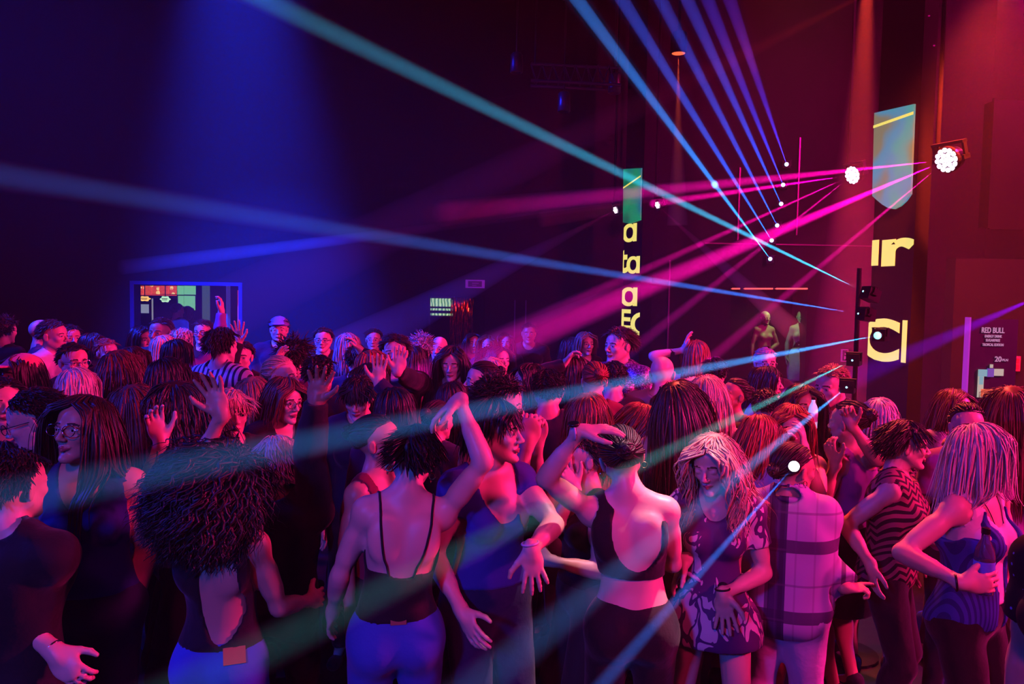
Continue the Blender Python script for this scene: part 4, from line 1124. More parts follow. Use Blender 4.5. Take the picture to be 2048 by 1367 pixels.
def person(x,y,d,label,face=0,fem=True,hair='long',hc='dark',skin=0,top='t',tm=None,bottom='jeans',bm_=None,L=None,R=None,hero=False,hk=None,eyes='open',smile=0,glasses=None,group=None,boots=False,shoem=None,h=None,**kw):
    kw['face']=face
    best=None                       # step a little nearer or farther where somebody already stands
    for q in (0,.1,-.1,.2,-.2,.3,-.3,.42,.55):
        if d+q<2: continue
        loc,yaw,hh=place(x,y,d+q,fem,kw)
        mn=min([(loc-p_[3]).length for p_ in PEOPLE]+[9])
        if best is None or mn>best[0]+.04: best=(mn,d+q,loc,yaw,hh)
        if mn>=.42: break
    _,d,loc,yaw,hh=best
    Mi=(Matrix.Translation(loc)@Matrix.Rotation(yaw,4,'Z')).inverted()
    def arm(a):
        if a is None: return None
        a=dict(a)
        if 'px' in a:
            X,Y_,dd=a.pop('px'); a['hand']=np.array(Mi@px(X,Y_,d+dd))
        for k in ('wpalm','wfing','wpole'):
            if k in a: a[k[1:]]=np.array(Mi.to_3x3()@Vector(a.pop(k)))
        return a
    base={k:kw[k] for k in ('build','lean','head','legs','hip') if k in kw}
    f=Fig(height=hh,fem=fem,L=arm(L),R=arm(R),eyes=eyes,smile=smile,**base)
    near = hero or d<4.0
    V,Q,mi=f.skin(.012,.0042,.004) if hero else (f.skin(.016,.0055,.0055) if d<6 else f.skin(.022,.0075,.007))
    sk=SK[skin]
    if eyes=='closed': mi[(mi==3)|(mi==4)]=0
    o=add_obj('person',np_mesh('person',V,Q,[sk,M_LIP,M_BROW,M_EYE,M_IRIS],mi))
    o.location=loc; o.rotation_euler[2]=yaw
    props(o,label,'person',group)
    hcl=.010 if hero else (.014 if d<6 else .02)
    if top:
        V,Q=top_mesh(f,top,hcl,seed=int(x)); 
        nm={'t':'t_shirt','long':'sweater','jacket':'jacket','tank':'tank_top','scoop':'top','scoopt':'top','cami':'camisole','crop':'crop_top','openback':'top','shirt':'shirt','shell':'sleeveless_top','dress':'dress','strapdress':'dress'}[top]
        add_obj(nm,np_mesh(nm,V,Q,[tm or BLK]),o)
    if bottom:
        V,Q=bottom_mesh(f,bottom,hcl,seed=int(x)+7); nm={'jeans':'jeans','trousers':'trousers','wide':'trousers','skirt':'skirt','shorts':'shorts'}[bottom]
        add_obj(nm,np_mesh(nm,V,Q,[bm_ or CHAR]),o)
    add_shoes(f,o,shoem or BLK,boots)
    if hair:
        st=dict(STY[hair]); nn=st.pop('n_',1.0)
        if hero: st.update(n=int(950*nn),width=.0046,m=16,seed=int(x)%97)
        elif d<5: st.update(n=int(800*nn),width=.0046,m=13,seed=int(x)%4)
        else: st.update(n=int(460*nn),width=.0062,m=10,seed=int(x)%2)
        if hair in ('short','crew','quiff','curly'): st['width']*=.8; st['m']=7
        if hk: st.update(hk)
        ho=add_obj('hair',hairmesh(st,H[hc]),o); ho.matrix_local=fmat(f.FH)
    if glasses: add_glasses(f,o,glasses)
    PEOPLE.append((x,y,d,loc,hh,label)); PL.append((o,f))
    return o,f

def patch(o, cloth_name, m, x, z, w, h):
    """flat patch sewn on the back of a garment"""
    ch=[c for c in o.children if c.name.startswith(cloth_name)][0]
    ok,loc,no,_=ch.ray_cast(Vector((x,2,z)),Vector((0,-1,0)))
    if not ok: return
    mb=MB(); mb.box((-w,-.002,-h),(w,.004,h)); p=mb.build('leather_patch',m,o); p.location=loc; p.rotation_mode='QUATERNION'; p.rotation_quaternion=no.to_track_quat('Y','Z')
# ---------------------------------------------------------------- the people nearest the camera
GN='dancers nearest the camera'; GM='dancers in the middle of the crowd'; GB='people at the back of the hall'
o,f=person(447,902,2.75,'person from behind, huge dark curly mane, open-back black top, blue jeans',face=172,hair='afro',hc='black',skin=1,top='openback',tm=BLK,bottom='jeans',bm_=JEAN,hero=True,group=GN,
    hk=dict(length=.27,fling=(.6,.1,-.5),n=1900,width=.0055,wave=.010),L=dict(px=(456,785,-.05),wpole=(-.6,0,-1),wfing=(-.35,0,1),curl=.25,spread=.3,wpalm=(0,-1,.2)),R=dict(up=(-.2,-.3,-1),fore=(-.1,-.8,-.2)))
bpy.context.view_layer.update(); patch(o,'jeans',mat('leather_patch',(.35,.16,.08),.5),-.095,.925,.036,.028)
o,f=person(556,866,3.05,'person in black with ruffled highlighted hair, one black sleeve raised high',face=178,fem=False,hair='pixie',hc='pale',skin=2,top='long',tm=BLK,bottom='trousers',bm_=BLK,hero=True,group=GN,build=1.1,
    R=dict(px=(632,772,-.15),wpole=(-1,0,-1),wfing=(.18,-.1,1),wpalm=(0,-1,0),curl=.12,spread=.42,th=.9),L=dict(up=(.2,0,-1),fore=(.1,-.3,-1)))
o,f=person(828,848,2.95,'person from behind in black camisole with thin straps, forearm over cropped dark hair',face=192,hair='pixie',hc='black',skin=0,top='cami',tm=BLK,bottom='jeans',bm_=JEAN,hero=True,group=GN,
    lean=(4,-5,0),head=(-12,14,-6),R=dict(px=(918,800,-.05),wpole=(1,-.5,-.45),wfing=(-.7,0,-.5),wpalm=(-.3,0,-1),curl=.5),L=dict(up=(.35,-.25,-1),fore=(.1,-.5,-.7)))
for sx,sx2 in ((-.095,-.055),(.095,.055)): add_strap(f,o,BLK,[(sx2,.122,.10),(sx*.85,.128,.22),(sx,.09,.33),(sx,.02,.385),(sx,-.07,.33),(sx*.9,-.115,.26)],.0045)
bpy.context.view_layer.update(); patch(o,'jeans',mat('brown_patch',(.28,.12,.07),.5),0,1.0,.028,.016)
add_earrings(f,o)
o,f=person(993,796,3.15,'person with dark fringe in royal blue top, pale wristband on the lowered hand',face=32,hair='bangbob',hc='black',skin=0,top='scoopt',tm=ROYAL,bottom='trousers',bm_=NAVY,hero=True,group=GN,head=(38,0,0),build=1.12,
    L=dict(px=(1062,1098,-.35),wpole=(1,.6,-.3),wfing=(.15,0,-1),wpalm=(-.2,1,0),curl=.15,spread=.3,th=.9),R=dict(up=(-.25,.1,-1),fore=(.1,-.7,-.6)),hk=dict(length=.13))
add_wrist(f,o,1,'wristband',M_WBAND,label='pale wristband')
o,f=person(1243,846,3.0,'person from behind in black crop top with round back opening, hand on head',face=176,hair='bun',hc='black',skin=0,top='crop',tm=BLK,bottom='trousers',bm_=BLK,hero=True,group=GN,lean=(0,4,-4),head=(14,-4,10),
    L=dict(px=(1160,862,-.22),wpole=(-1,-.1,-.15),wfing=(1,.1,.12),wpalm=(.1,.2,-1),curl=.35,spread=.2),R=dict(up=(-.18,-.5,-1),fore=(.3,-1,-.1)))
add_wrist(f,o,1,'wrist_watch',M_WBAND,face=M_BLKP,label='round black watch on a pale strap')
add_earrings(f,o)
o,f=person(1428,866,3.1,'blonde curly person with closed eyes in a short purple and white floral dress',face=-22,hair='wavy',hc='blonde',skin=0,top='dress',tm=FLOR,bottom=None,hero=True,group=GN,eyes='closed',head=(-14,14,-6),lean=(2,1,0),build=.93,legs='bend',
    hk=dict(length=.36,wave=.016),L=dict(px=(1446,1188,-.12),wpole=(1,.5,-.4),wfing=(.1,-.1,-1),wpalm=(-.3,-1,0),curl=.12,spread=.28),R=dict(px=(1372,1120,.0),wpole=(-1,0,-.4),wfing=(-.5,0,-.9)))
add_wrist(f,o,1,'wrist_watch',M_BLKP,face=M_BLKP,label='black sports watch')
add_strap(f,o,cmat('lilac_belt',(.5,.25,.5)),[(.135*math.cos(a),-.102*math.sin(a)-.005,.0) for a in [i*math.pi/12 for i in range(25)]],.008,name='belt')
o,f=person(1592,884,3.15,'person in loose plaid shirt and pale trousers, hair tied up, pointing sideways',face=158,hair='bun',hc='dark',skin=1,top='shirt',tm=PLAID,bottom='wide',bm_=PANTS,hero=True,group=GN,build=1.25,head=(-46,4,0),
    hk=dict(length=.14,width=.0036,tgt=(0,.105,-.02)),R=dict(px=(1690,1175,-.1),wpole=(.1,.5,-1),wfing=(1,0,.05),wpalm=(0,.2,-1),curl=[.1,1.2,1.3,1.4]),L=dict(up=(.30,.0,-1),fore=(-.1,-.5,-.8)))
add_earrings(f,o)
p=MB().tube([tuple(f.FC[0]@np.array((.066*math.cos(a),.012+.075*math.sin(a),.385+.012*math.sin(a)))+f.FC[1]) for a in [i*math.pi/10 for i in range(20)]],.014,8).build('collar',PLAID,o,smooth=True)
o,f=person(1815,838,3.75,'smiling person in a zigzag sleeveless top, looking to the right',face=58,hair='pixie',hc='black',skin=0,top='shell',tm=ZIG,bottom='trousers',bm_=BLK,hero=True,group=GN,smile=1,head=(22,0,0),lean=(4,0,0),build=1.08,
    R=dict(px=(1742,1130,-.25),wpole=(-.5,.6,0),wfing=(.1,-.2,-1),wpalm=(1,0,0),curl=.4),L=dict(up=(.2,-.2,-1),fore=(0,-1,-.3)))
o,f=person(1968,843,3.15,'blonde person in white tank top and blue waistcoat, holding a bottle',face=35,hair='shoulder',hc='pale',skin=0,top='tank',tm=WHT,bottom='trousers',bm_=BLK,hero=True,group=GN,head=(48,-3,0),build=1.0,
    R=dict(px=(1925,1165,-.30),wpole=(-.8,.4,-.3),wfing=(.8,-.3,.1),wpalm=(.2,.9,0),curl=1.1),L=dict(up=(.3,.1,-1),fore=(.1,-.4,-1)),hk=dict(length=.27))
add_wrist(f,o,-1,'bracelet',M_BLKP); add_earrings(f,o)
def waistcoat(f,o):
    def clip(P):
        c=f.chest(P); x,y,z=c[:,0],c[:,1],c[:,2]; q=f.pelv(P)
        vee=np.where(y<.03,(.030+.17*np.clip(z-.02,0,1)-.0)-np.abs(x),-1)*.8
        cut=np.maximum(vee,.90-q[:,2]); cut=np.maximum(cut,np.abs(x)-np.where(z>.22,.105,.2))
        for sd in (1,-1):
            sh,el,wr=f.arm[sd]; d=el-sh; t=np.clip(((P-sh)@d)/(d@d),0,1); D=np.linalg.norm(P-sh-t[:,None]*d,axis=1)
            cut=np.maximum(cut,.098-D)
        return np.maximum(cut,np.minimum(.07-np.hypot(x,y-.01),z-.33))
    V,Q=f.cloth({'torso','pelvis'},{},.010,clip=clip,noise=.003,base=.019)
    add_obj('waistcoat',np_mesh('waistcoat',V,Q,[STRV]),o)
waistcoat(f,o)
add_strap(f,o,M_BLKP,[(-.06,-.05,.36),(-.045,-.10,.30),(-.02,-.118,.22),(0,-.124,.18),(.02,-.118,.22),(.045,-.10,.30),(.06,-.05,.36)],.0018,name='necklace')
p9=f,o
o,f=person(165,786,2.95,'person with glasses and long dark hair, navy sleeveless top, facing the camera',face=12,hair='long',hc='dark',skin=1,top='tank',tm=DBLUE,bottom='trousers',bm_=NAVY,hero=True,group=GN,glasses=M_STEEL,head=(-26,-6,0),build=1.15,
    L=dict(up=(.14,.15,-1),fore=(-.25,-.15,-1)),R=dict(up=(-.3,-.2,-1),fore=(.2,-.9,-.1)))
add_earrings(f,o); add_wrist(f,o,1,'wrist_watch',M_BLKP,face=M_BLKP)
o,f=person(30,893,2.5,'person at lower left edge in black t shirt, bracelet on the hanging forearm',face=165,fem=False,hair='short',hc='black',skin=0,top='t',tm=BLK,bottom='trousers',bm_=BLK,hero=True,group=GN,build=1.0,
    R=dict(px=(112,1305,-.1),wpole=(-.7,.2,-.3),wfing=(.6,-.2,-.5),wpalm=(0,1,-.3),curl=.8),L=dict(up=(.3,-.2,-1),fore=(0,-.8,-.5)))
add_wrist(f,o,-1,'bracelet',M_STEEL)
o,f=person(68,776,3.25,'dark-haired person with glasses looking down to the left in a blue patterned shirt',face=-55,fem=False,hair='short',hc='black',skin=0,top='long',tm=LILAC,bottom='trousers',bm_=NAVY,hero=True,group=GN,glasses=M_BLKP,head=(-20,18,0))
o,f=person(2200,900,2.1,'person mostly beyond the right edge in a dark blue dress with small dots',face=-60,hair='bun',hc='dark',skin=1,top='t',tm=DOTS,bottom='skirt',bm_=DOTS,hero=True,group=GN,R=dict(up=(-.1,0,-1),fore=(.1,-.3,-1)))
# ---------------------------------------------------------------- second row
def P(x,y,d,label,**k):
    k.setdefault('group',GM if d<5.4 else GB); return person(x,y,d,label,**k)
HANG=dict(up=(.16,.05,-1),fore=(.05,-.35,-1))
def arm(s,up,fore,**k): return dict(up=(s*up[0],up[1],up[2]),fore=(s*fore[0],fore[1],fore[2]),**k)
def bent(s): return arm(s,(.22,-.15,-1),(-.15,-.9,.25),curl=.9)
def high(s,**k): return arm(s,(.35,-.25,.6),(.05,-.1,1),**k)
P(265,765,3.45,'person from behind with very long straight brown hair over a white shirt',face=205,hair='longer',hc='brown',top='t',tm=WHT,bottom='jeans',bm_=NAVY,hero=True,head=(10,5,0))
P(345,760,3.75,'person in white short sleeved blouse, hand to mouth, long dark wavy hair',face=-62,hair='wavy',hc='dark',top='t',tm=WHT,bottom='trousers',hero=True,head=(-14,12,0),R=dict(px=(322,880,-.15),wpole=(-.4,-.2,-1),wfing=(-.3,0,1),curl=.7),L=bent(1))
P(462,775,3.9,'person with blond fringe, face half hidden behind the raised bare forearm',face=35,hair='pixbang',hc='blonde',top='t',tm=CHAR,bottom='jeans')
P(760,826,3.4,'bare-shouldered person with swept-up dark hair, face lifted in profile, in a dark camisole',face=62,hair='bun',hc='black',skin=1,top='tank',tm=BURG,bottom='trousers',bm_=BLK,hero=True,head=(22,-10,0))
P(1003,752,3.75,'person with curly hair and glasses, orange shirt, fists raised before the chin',face=72,fem=False,hair='curly',hc='dark',top='t',tm=ORNG,bottom='trousers',hero=True,glasses=M_BLKP,head=(10,8,0),
    R=dict(px=(1055,885,-.35),wpole=(-.2,0,-1),wfing=(.2,0,1),curl=1.4),L=dict(px=(1075,880,-.1),wpole=(.2,0,-1),wfing=(.1,0,1),curl=1.4))
P(1168,862,3.35,'person in profile to the left, just beside the black crop top',face=-68,hair='short',hc='black',top='tank',tm=BLK,bottom='trousers',hero=True,head=(-15,-4,0),R=dict(px=(1150,975,-.1),wpole=(-.5,0,-1),wfing=(-.5,0,.9),curl=.3,spread=.3),L=bent(1))
P(1178,782,4.0,'person from behind with straight copper hair and bare cream-lit shoulders',face=188,hair='shoulder',hc='auburn',top='strapdress',tm=CREAM,bottom='skirt',bm_=CREAM,hero=True)
P(1283,805,3.75,'red-haired person leaning forward in profile, raising a finger in front of the mouth',face=72,hair='shoulder',hc='auburn',top='tank',tm=BLK,bottom='trousers',hero=True,head=(10,18,0),lean=(8,0,0),R=dict(px=(1315,935,-.25),wpole=(0,0,-1),wfing=(.3,-.1,1),curl=[.1,1.3,1.4,1.4]),L=bent(1))
P(1358,757,4.05,'person from behind with long glossy black hair in a dark strappy dress',face=168,hair='longer',hc='dark',top='strapdress',tm=BURG,bottom='skirt',bm_=BURG,hero=True,head=(-8,-6,6))
P(1415,748,4.35,'person from behind with shoulder-length blonde hair in a glittering cream strap top',face=176,hair='shoulder',hc='blonde',top='strapdress',tm=SEQC,bottom='skirt',bm_=SEQC,hero=True)
P(1522,828,3.38,'person with a smooth copper bob in a burgundy waistcoat over a white shirt',face=125,hair='bob',hc='auburn',top='t',tm=WHT,bottom='trousers',bm_=BURG,hero=True,head=(0,14,0)); 
o,f=P(1584,806,3.75,'person lit orange holding the hands up beside the cheek, in an orange top',face=-20,hair='shoulder',hc='auburn',top='tank',tm=ORNG,bottom='trousers',hero=True,head=(10,6,0),R=dict(px=(1562,905,-.2),wpole=(-.4,0,-1),wfing=(.1,0,1),curl=.8),L=dict(px=(1608,900,-.2),wpole=(.4,0,-1),wfing=(-.1,0,1),curl=.6))
P(1608,766,4.6,'dark-haired person facing us with a small bright bottle at the chest',face=-4,hair='long',hc='black',skin=1,top='t',tm=BLK,bottom='trousers',head=(6,2,0),hero=True,L=bent(1),R=dict(px=(1600,860,-.25),wpole=(-.4,0,-1),wfing=(.3,0,.8),curl=1.2))
P(1664,728,4.85,'person with cropped hair in a dark jacket looking down to the left',face=-48,fem=False,hair='crew',hc='light',top='jacket',tm=CHAR,bottom='trousers',head=(-12,12,0),hero=True)
P(1697,800,3.95,'person in purple top, one fist raised to the chin, other arm folded',face=-140,hair='bun',hc='black',skin=1,top='tank',tm=PURP,bottom='skirt',bm_=BLK,hero=True,L=dict(px=(1672,925,-.25),wpole=(-.3,0,-1),wfing=(-.4,0,.8),curl=.9),R=dict(px=(1703,850,-.2),wpole=(.8,0,-1),wfing=(-.3,0,1),curl=1.5))
P(1760,793,4.25,'person from behind with a pale blonde bob and a sequinned patterned dress',face=170,hair='bob',hc='pale',top='dress',tm=SEQ,bottom='skirt',bm_=SEQ,hero=True)
P(1912,776,4.75,'person with parted dark blonde hair in a lilac blouse singing towards us',face=18,hair='shoulder',hc='brown',top='t',tm=LILAC,bottom='jeans',hero=True,boots=True,shoem=cmat('blue_suede',(.05,.12,.9),.5),head=(8,-4,6),L=bent(1),R=bent(-1))
P(1938,805,4.05,'person with swept-up black hair standing between the lilac blouse and the blonde profile',face=-15,hair='bun',hc='black',top='t',tm=PURP,bottom='trousers',head=(0,-4,0),hero=True)
P(2020,768,4.1,'person from behind with long brown hair under the drinks board, right edge',face=190,hair='longer',hc='brown',top='t',tm=PURP,bottom='trousers',L=dict(px=(1985,850,.15),wpole=(-1,0,-.6),wfing=(-.1,0,1),curl=.6))
P(570,752,4.2,'person with glasses and a smooth brown bob in a dark coat',face=42,hair='bob',hc='brown',top='jacket',tm=BLK,bottom='trousers',glasses=M_BLKP,head=(12,8,0),hero=True)
P(505,750,4.45,'person from behind with long light brown hair beside the brown bob and glasses',face=200,hair='long',hc='light',top='long',tm=NAVY,bottom='jeans')
P(716,750,4.55,'person with short black fringe and bowed head, chequered strap across a blue top',face=8,hair='pixbang',hc='black',top='long',tm=NAVY,bottom='trousers',head=(-8,20,0),eyes='closed',hero=True,
    L=dict(px=(757,765,-.1),wpole=(1,0,-1),wfing=(.05,0,1),wpalm=(0,-1,0),curl=.1,spread=.2))
def chequer(nt,tc,sp,mth,mix,b):
    n=nt.nodes.new('ShaderNodeTexChecker'); n.inputs['Scale'].default_value=28; nt.links.new(tc.outputs['Object'],n.inputs[0]); return mix(n.outputs['Fac'],(.8,.75,.8),(.01,.01,.01))
add_strap(PL[-1][1],PL[-1][0],nodes_mat('chequered_strap',chequer),[(-.05,-.06,.36),(-.04,-.11,.30),(-.02,-.13,.2),(.03,-.13,.1),(.09,-.11,0)],.016)
P(878,800,4.4,'person in dark clothes with sleek black hair behind the raised forearm',face=150,hair='bun',hc='black',top='long',tm=CHAR,bottom='trousers')
P(905,760,4.9,'dark-haired dancer with lowered head in front of the long-haired person',face=170,hair='shoulder',hc='black',top='t',tm=NAVY,bottom='trousers')
P(790,772,4.3,'person from behind with a round black bob in a navy top',face=185,hair='bob',hc='black',top='long',tm=NAVY,bottom='trousers')
P(962,722,5.0,'person with black pinned-up hair and a glinting earring in profile to the left',face=-78,hair='bun',hc='black',top='t',tm=BLK,bottom='trousers',hero=True)
add_earrings(PL[-1][1],PL[-1][0])
P(152,733,4.35,'person from behind with a bright platinum bob in a dark jacket',face=195,hair='bob',hc='pale',top='jacket',tm=NAVY,bottom='trousers',hero=True)
P(236,697,4.9,'person from behind with long dark straight hair beside the platinum bob',face=185,hair='longer',hc='brown',top='long',tm=NAVY,bottom='trousers')
P(335,712,4.7,'dark-haired person from behind in black between the long-haired women',face=170,hair='shoulder',hc='black',top='long',tm=BLK,bottom='trousers')
P(385,742,4.8,'dark wavy-haired person from behind, half hidden by the waving forearm',face=160,hair='wavy',hc='dark',top='long',tm=NAVY,bottom='trousers')
P(5,752,4.1,'person cut by the left edge with a lit cheek and dark hair',face=40,hair='short',hc='black',fem=False,top='long',tm=NAVY,bottom='trousers')
P(4,880,3.0,'dark-haired person in glasses cut by the left edge',face=70,hair='bob',hc='black',top='long',tm=CHAR,bottom='trousers',glasses=M_BLKP)
P(40,706,4.9,'person wearing a lit pink sun visor low over dark hair',face=-30,hair='shoulder',hc='dark',top='long',tm=NAVY,bottom='trousers')
add_cap(PL[-1][1],PL[-1][0],cmat('pink',(.8,.25,.3)),None)
P(148,684,5.2,'person with glasses and dark swept hair in a dark jacket looking right',face=38,fem=False,hair='short',hc='black',top='jacket',tm=BLK,bottom='trousers',glasses=M_STEEL,head=(12,0,0))
P(1058,724,5.1,'dark-haired person in a striped blouse turned to the left, smiling',face=-48,hair='shoulder',hc='black',top='t',tm=STR,bottom='trousers',smile=1,head=(-14,0,0),hero=True)
P(1098,735,4.7,'dark-haired person from behind in charcoal just right of the striped blouse',face=175,hair='short',fem=False,hc='black',top='long',tm=CHAR,bottom='trousers')
P(1188,722,5.0,'person from behind with a messy reddish bun in a dark plum top',face=190,hair='bun',hc='auburn',top='t',tm=BURG,bottom='trousers')
P(1150,708,5.6,'person in a headband lifting a lit hand to the brow',face=170,hair='bob',hc='dark',top='long',tm=BLK,bottom='trousers',L=dict(px=(1128,728,-.1),wpole=(-1,0,-.5),wfing=(.6,0,.8),curl=.8))
P(1238,654,6.2,'tall smiling person with quiffed dark hair in a glinting purple shirt',face=-42,fem=False,hair='quiff',hc='dark',top='long',tm=SEQP,bottom='trousers',smile=1,head=(-12,0,0),hero=True)
P(1326,708,5.5,'bald person from behind in a pale shirt catching the long turquoise beam',face=160,fem=False,hair=None,top='t',tm=GREY,bottom='trousers',hero=True)
P(1338,778,4.75,'dark-haired person in a lilac spotted top behind the long black hair',face=-120,hair='shoulder',hc='dark',top='t',tm=LILAC,bottom='trousers')
P(1385,752,5.1,'person with light hair beside the bald person, turned away',face=200,hair='bob',hc='pale',top='long',tm=CHAR,bottom='trousers')
P(1468,755,4.9,'person with pulled-back hair and necklace looking up to the left',face=-50,hair='bun',hc='black',skin=2,top='tank',tm=BURG,bottom='trousers',head=(-20,-14,0),hero=True)
P(1536,730,5.4,'person with black hair and white blouse turned right beside the red lit rail',face=62,hair='bob',hc='black',top='long',tm=WHT,bottom='trousers')
P(1532,774,4.5,'dark-haired person from behind with shaved nape between the beams',face=155,fem=False,hair='crew',hc='black',top='t',tm=BLK,bottom='trousers')
P(1532,694,6.6,'short-haired person with glasses in front of the mannequin niche',face=0,hair='crew',fem=False,hc='grey',top='long',tm=CHAR,bottom='trousers',glasses=M_STEEL)
# ---------------------------------------------------------------- back rows
P(790,668,5.9,'bearded person with side-swept dark hair facing us, one palm held up',face=2,fem=False,hair='quiff',hc='black',top='long',tm=BLK,bottom='trousers',hero=True,L=dict(px=(795,742,-.5),wpole=(1,0,-1),wfing=(.15,0,1),wpalm=(0,-1,0),curl=.1,spread=.15),R=bent(-1))
P(905,690,5.9,'dark-haired person with lowered eyes facing us, left of centre at the back',face=-8,hair='long',hc='black',top='t',tm=BLK,bottom='trousers',eyes='closed',head=(0,10,0),hero=True)
P(590,676,5.6,'person from behind with a big mass of dark curls, one hand raised',face=175,hair='curly',hc='dark',top='long',tm=PURP,bottom='trousers',L=dict(px=(552,735,-.2),wpole=(-.5,-.3,-1),wfing=(.3,0,1)),hk=dict(length=.075))
P(565,712,4.95,'fair-haired person in profile to the right with hair tied back tight',face=75,hair='pony',hc='blonde',top='long',tm=BLK,bottom='trousers',hero=True)
P(640,708,5.2,'dark-haired person from behind with a blue glint on his ear',face=170,fem=False,hair='short',hc='black',top='jacket',tm=BLK,bottom='trousers')
P(694,664,6.9,'grey-blond person from behind near the spread red hand',face=185,hair='bob',hc='grey',top='long',tm=CHAR,bottom='trousers')
P(716,688,6.2,'person with black hair and a lit hand across the forehead',face=180,hair='short',hc='black',fem=False,top='long',tm=NAVY,bottom='trousers',R=dict(px=(722,702,-.3),wpole=(1,0,-.6),wfing=(-.5,0,.7),curl=.6))
P(745,697,5.6,'person with flat dark red hair left of the bearded person',face=150,hair='bob',hc='auburn',top='long',tm=BLK,bottom='trousers')
P(737,724,5.1,'person with shiny dark bob bending left behind the short black fringe',face=-130,hair='bob',hc='black',top='jacket',tm=BLK,bottom='trousers')
P(646,653,8.2,'person with glasses lit pink in the far row above the spread red hand',face=5,fem=False,hair='short',hc='dark',top='long',tm=CHAR,bottom='trousers',glasses=M_STEEL)
P(558,632,8.4,'person wearing a blue and pink baseball cap in the far row',face=12,fem=False,hair='short',hc='dark',top='long',tm=NAVY,bottom='trousers')
add_cap(PL[-1][1],PL[-1][0],cmat('cap_blue',(.25,.22,.75)),None)
P(446,655,5.9,'dark-haired person from behind with striped white collar, right of the bar doorway',face=160,fem=False,hair='quiff',hc='dark',top='long',tm=STR,bottom='trousers',hero=True)
P(482,680,6.3,'person behind the person with the white collar, forearm up with a shiny watch',face=10,hair='short',hc='dark',top='long',tm=BLK,bottom='trousers',R=dict(px=(477,684,-.2),wpole=(-.4,0,-1),wfing=(-.05,0,1),wpalm=(0,-1,0),curl=.15,spread=.35),hero=True)
add_wrist(PL[-1][1],PL[-1][0],-1,'wrist_watch',M_STEEL,face=M_STEEL)
P(405,638,8.6,'person with glasses in the bar doorway',face=0,fem=False,hair='short',hc='dark',top='long',tm=BLK,bottom='trousers',glasses=M_BLKP,hero=True)
P(366,655,7.0,'person with pale hair holding up one hand before the bar doorway',face=175,hair='short',hc='pale',top='long',tm=PURP,bottom='trousers',R=high(-1,curl=.8),L=bent(1))
P(352,676,5.8,'person from behind with a round mass of black hair below the bar doorway',face=180,hair='bob',hc='black',top='long',tm=BLK,bottom='trousers')
P(327,668,6.1,'person from behind with orange-lit fair hair below the bar doorway',face=185,hair='bob',hc='blonde',top='long',tm=BROWN,bottom='trousers')
P(320,634,7.3,'person facing us with cropped hair lit dim red at the bar doorway',face=-8,fem=False,hair='crew',hc='dark',skin=2,top='t',tm=CHAR,bottom='trousers',hero=True)
P(284,650,7.0,'person with dark hair and a bright cheek left of the dim red person',face=60,hair='bob',hc='black',top='long',tm=NAVY,bottom='trousers')
P(263,690,5.7,'dark-haired person from behind left of the orange-lit hair',face=175,hair='shoulder',hc='dark',top='long',tm=BROWN,bottom='trousers')
P(215,676,7.0,'person with auburn hair and orange-lit face turned right',face=50,hair='short',hc='auburn',top='long',tm=BLK,bottom='trousers')
P(187,664,7.4,'person in profile with an orange-lit nose and dark hair',face=78,hair='bob',hc='dark',top='long',tm=BLK,bottom='trousers')
P(143,648,8.0,'person with a bright pink-lit face in the dark left of the hall',face=40,hair='short',hc='black',top='long',tm=BLK,bottom='trousers')
P(108,638,6.8,'person with short dark hair in sharp profile to the right, white collar showing',face=84,fem=False,hair='short',hc='dark',top='long',tm=WHT,bottom='trousers',hero=True)
P(86,636,7.8,'bald-headed person lit pink behind the profile with the white collar',face=120,fem=False,hair=None,top='long',tm=NAVY,bottom='trousers')
P(10,632,7.6,'person with bushy dark hair at the far left edge',face=170,hair='curly',hc='dark',top='long',tm=BLK,bottom='trousers')
P(843,668,7.1,'person with a fuzzy grey halo of hair in the back row',face=175,hair='curly',hc='grey',top='long',tm=CHAR,bottom='trousers',hk=dict(length=.06))
P(878,670,7.8,'bald person with a brightly lit forehead in the back row',face=-12,fem=False,hair=None,top='long',tm=BLK,bottom='trousers',R=bent(-1))
P(980,712,5.7,'person with blonde hair from behind, a bright streak above the pinned-up black hair',face=200,hair='shoulder',hc='blonde',top='long',tm=BLK,bottom='trousers')
P(947,664,9.4,'person with long dark hair beside the tinsel curtain',face=10,hair='long',hc='black',top='long',tm=BLK,bottom='trousers')
P(976,668,9.2,'person with brown hair right of the tinsel curtain person',face=-14,hair='long',hc='brown',top='long',tm=NAVY,bottom='trousers')
P(1012,664,9.2,'person with parted dark hair alone before the dark wall',face=-5,hair='long',hc='dark',top='long',tm=BLK,bottom='trousers')
P(1058,645,9.8,'person in deep shadow before the dark wall, taller than the parted-hair person',face=0,fem=False,hair='short',hc='black',skin=2,top='long',tm=BLK,bottom='trousers')
P(975,692,7.4,'person with a dark bowed head and a glowing white collar',face=170,hair='short',hc='black',fem=False,top='long',tm=WHT,bottom='trousers')
P(1172,662,8.6,'person with light curls drinking, left of the tall smiling person',face=20,hair='bob',hc='light',top='long',tm=BLK,bottom='trousers')
P(1146,672,8.8,'dark-haired person leaning to the drinking person',face=70,hair='shoulder',hc='dark',top='long',tm=BLK,bottom='trousers')
P(1392,678,6.6,'person with reddish hair and one bare arm lifted beside the face',face=175,hair='bob',hc='auburn',top='tank',tm=BLK,bottom='trousers',L=dict(px=(1368,700,0),wpole=(-1,0,-1),wfing=(.2,0,1)))
P(747,655,9.0,'person half hidden in the dim back row above the bearded person',face=5,hair='short',hc='dark',top='long',tm=CHAR,bottom='trousers')
P(1000,690,7.0,'dark-haired person in the dim gap right of the white collar',face=30,hair='long',hc='black',top='long',tm=CHAR,bottom='trousers')
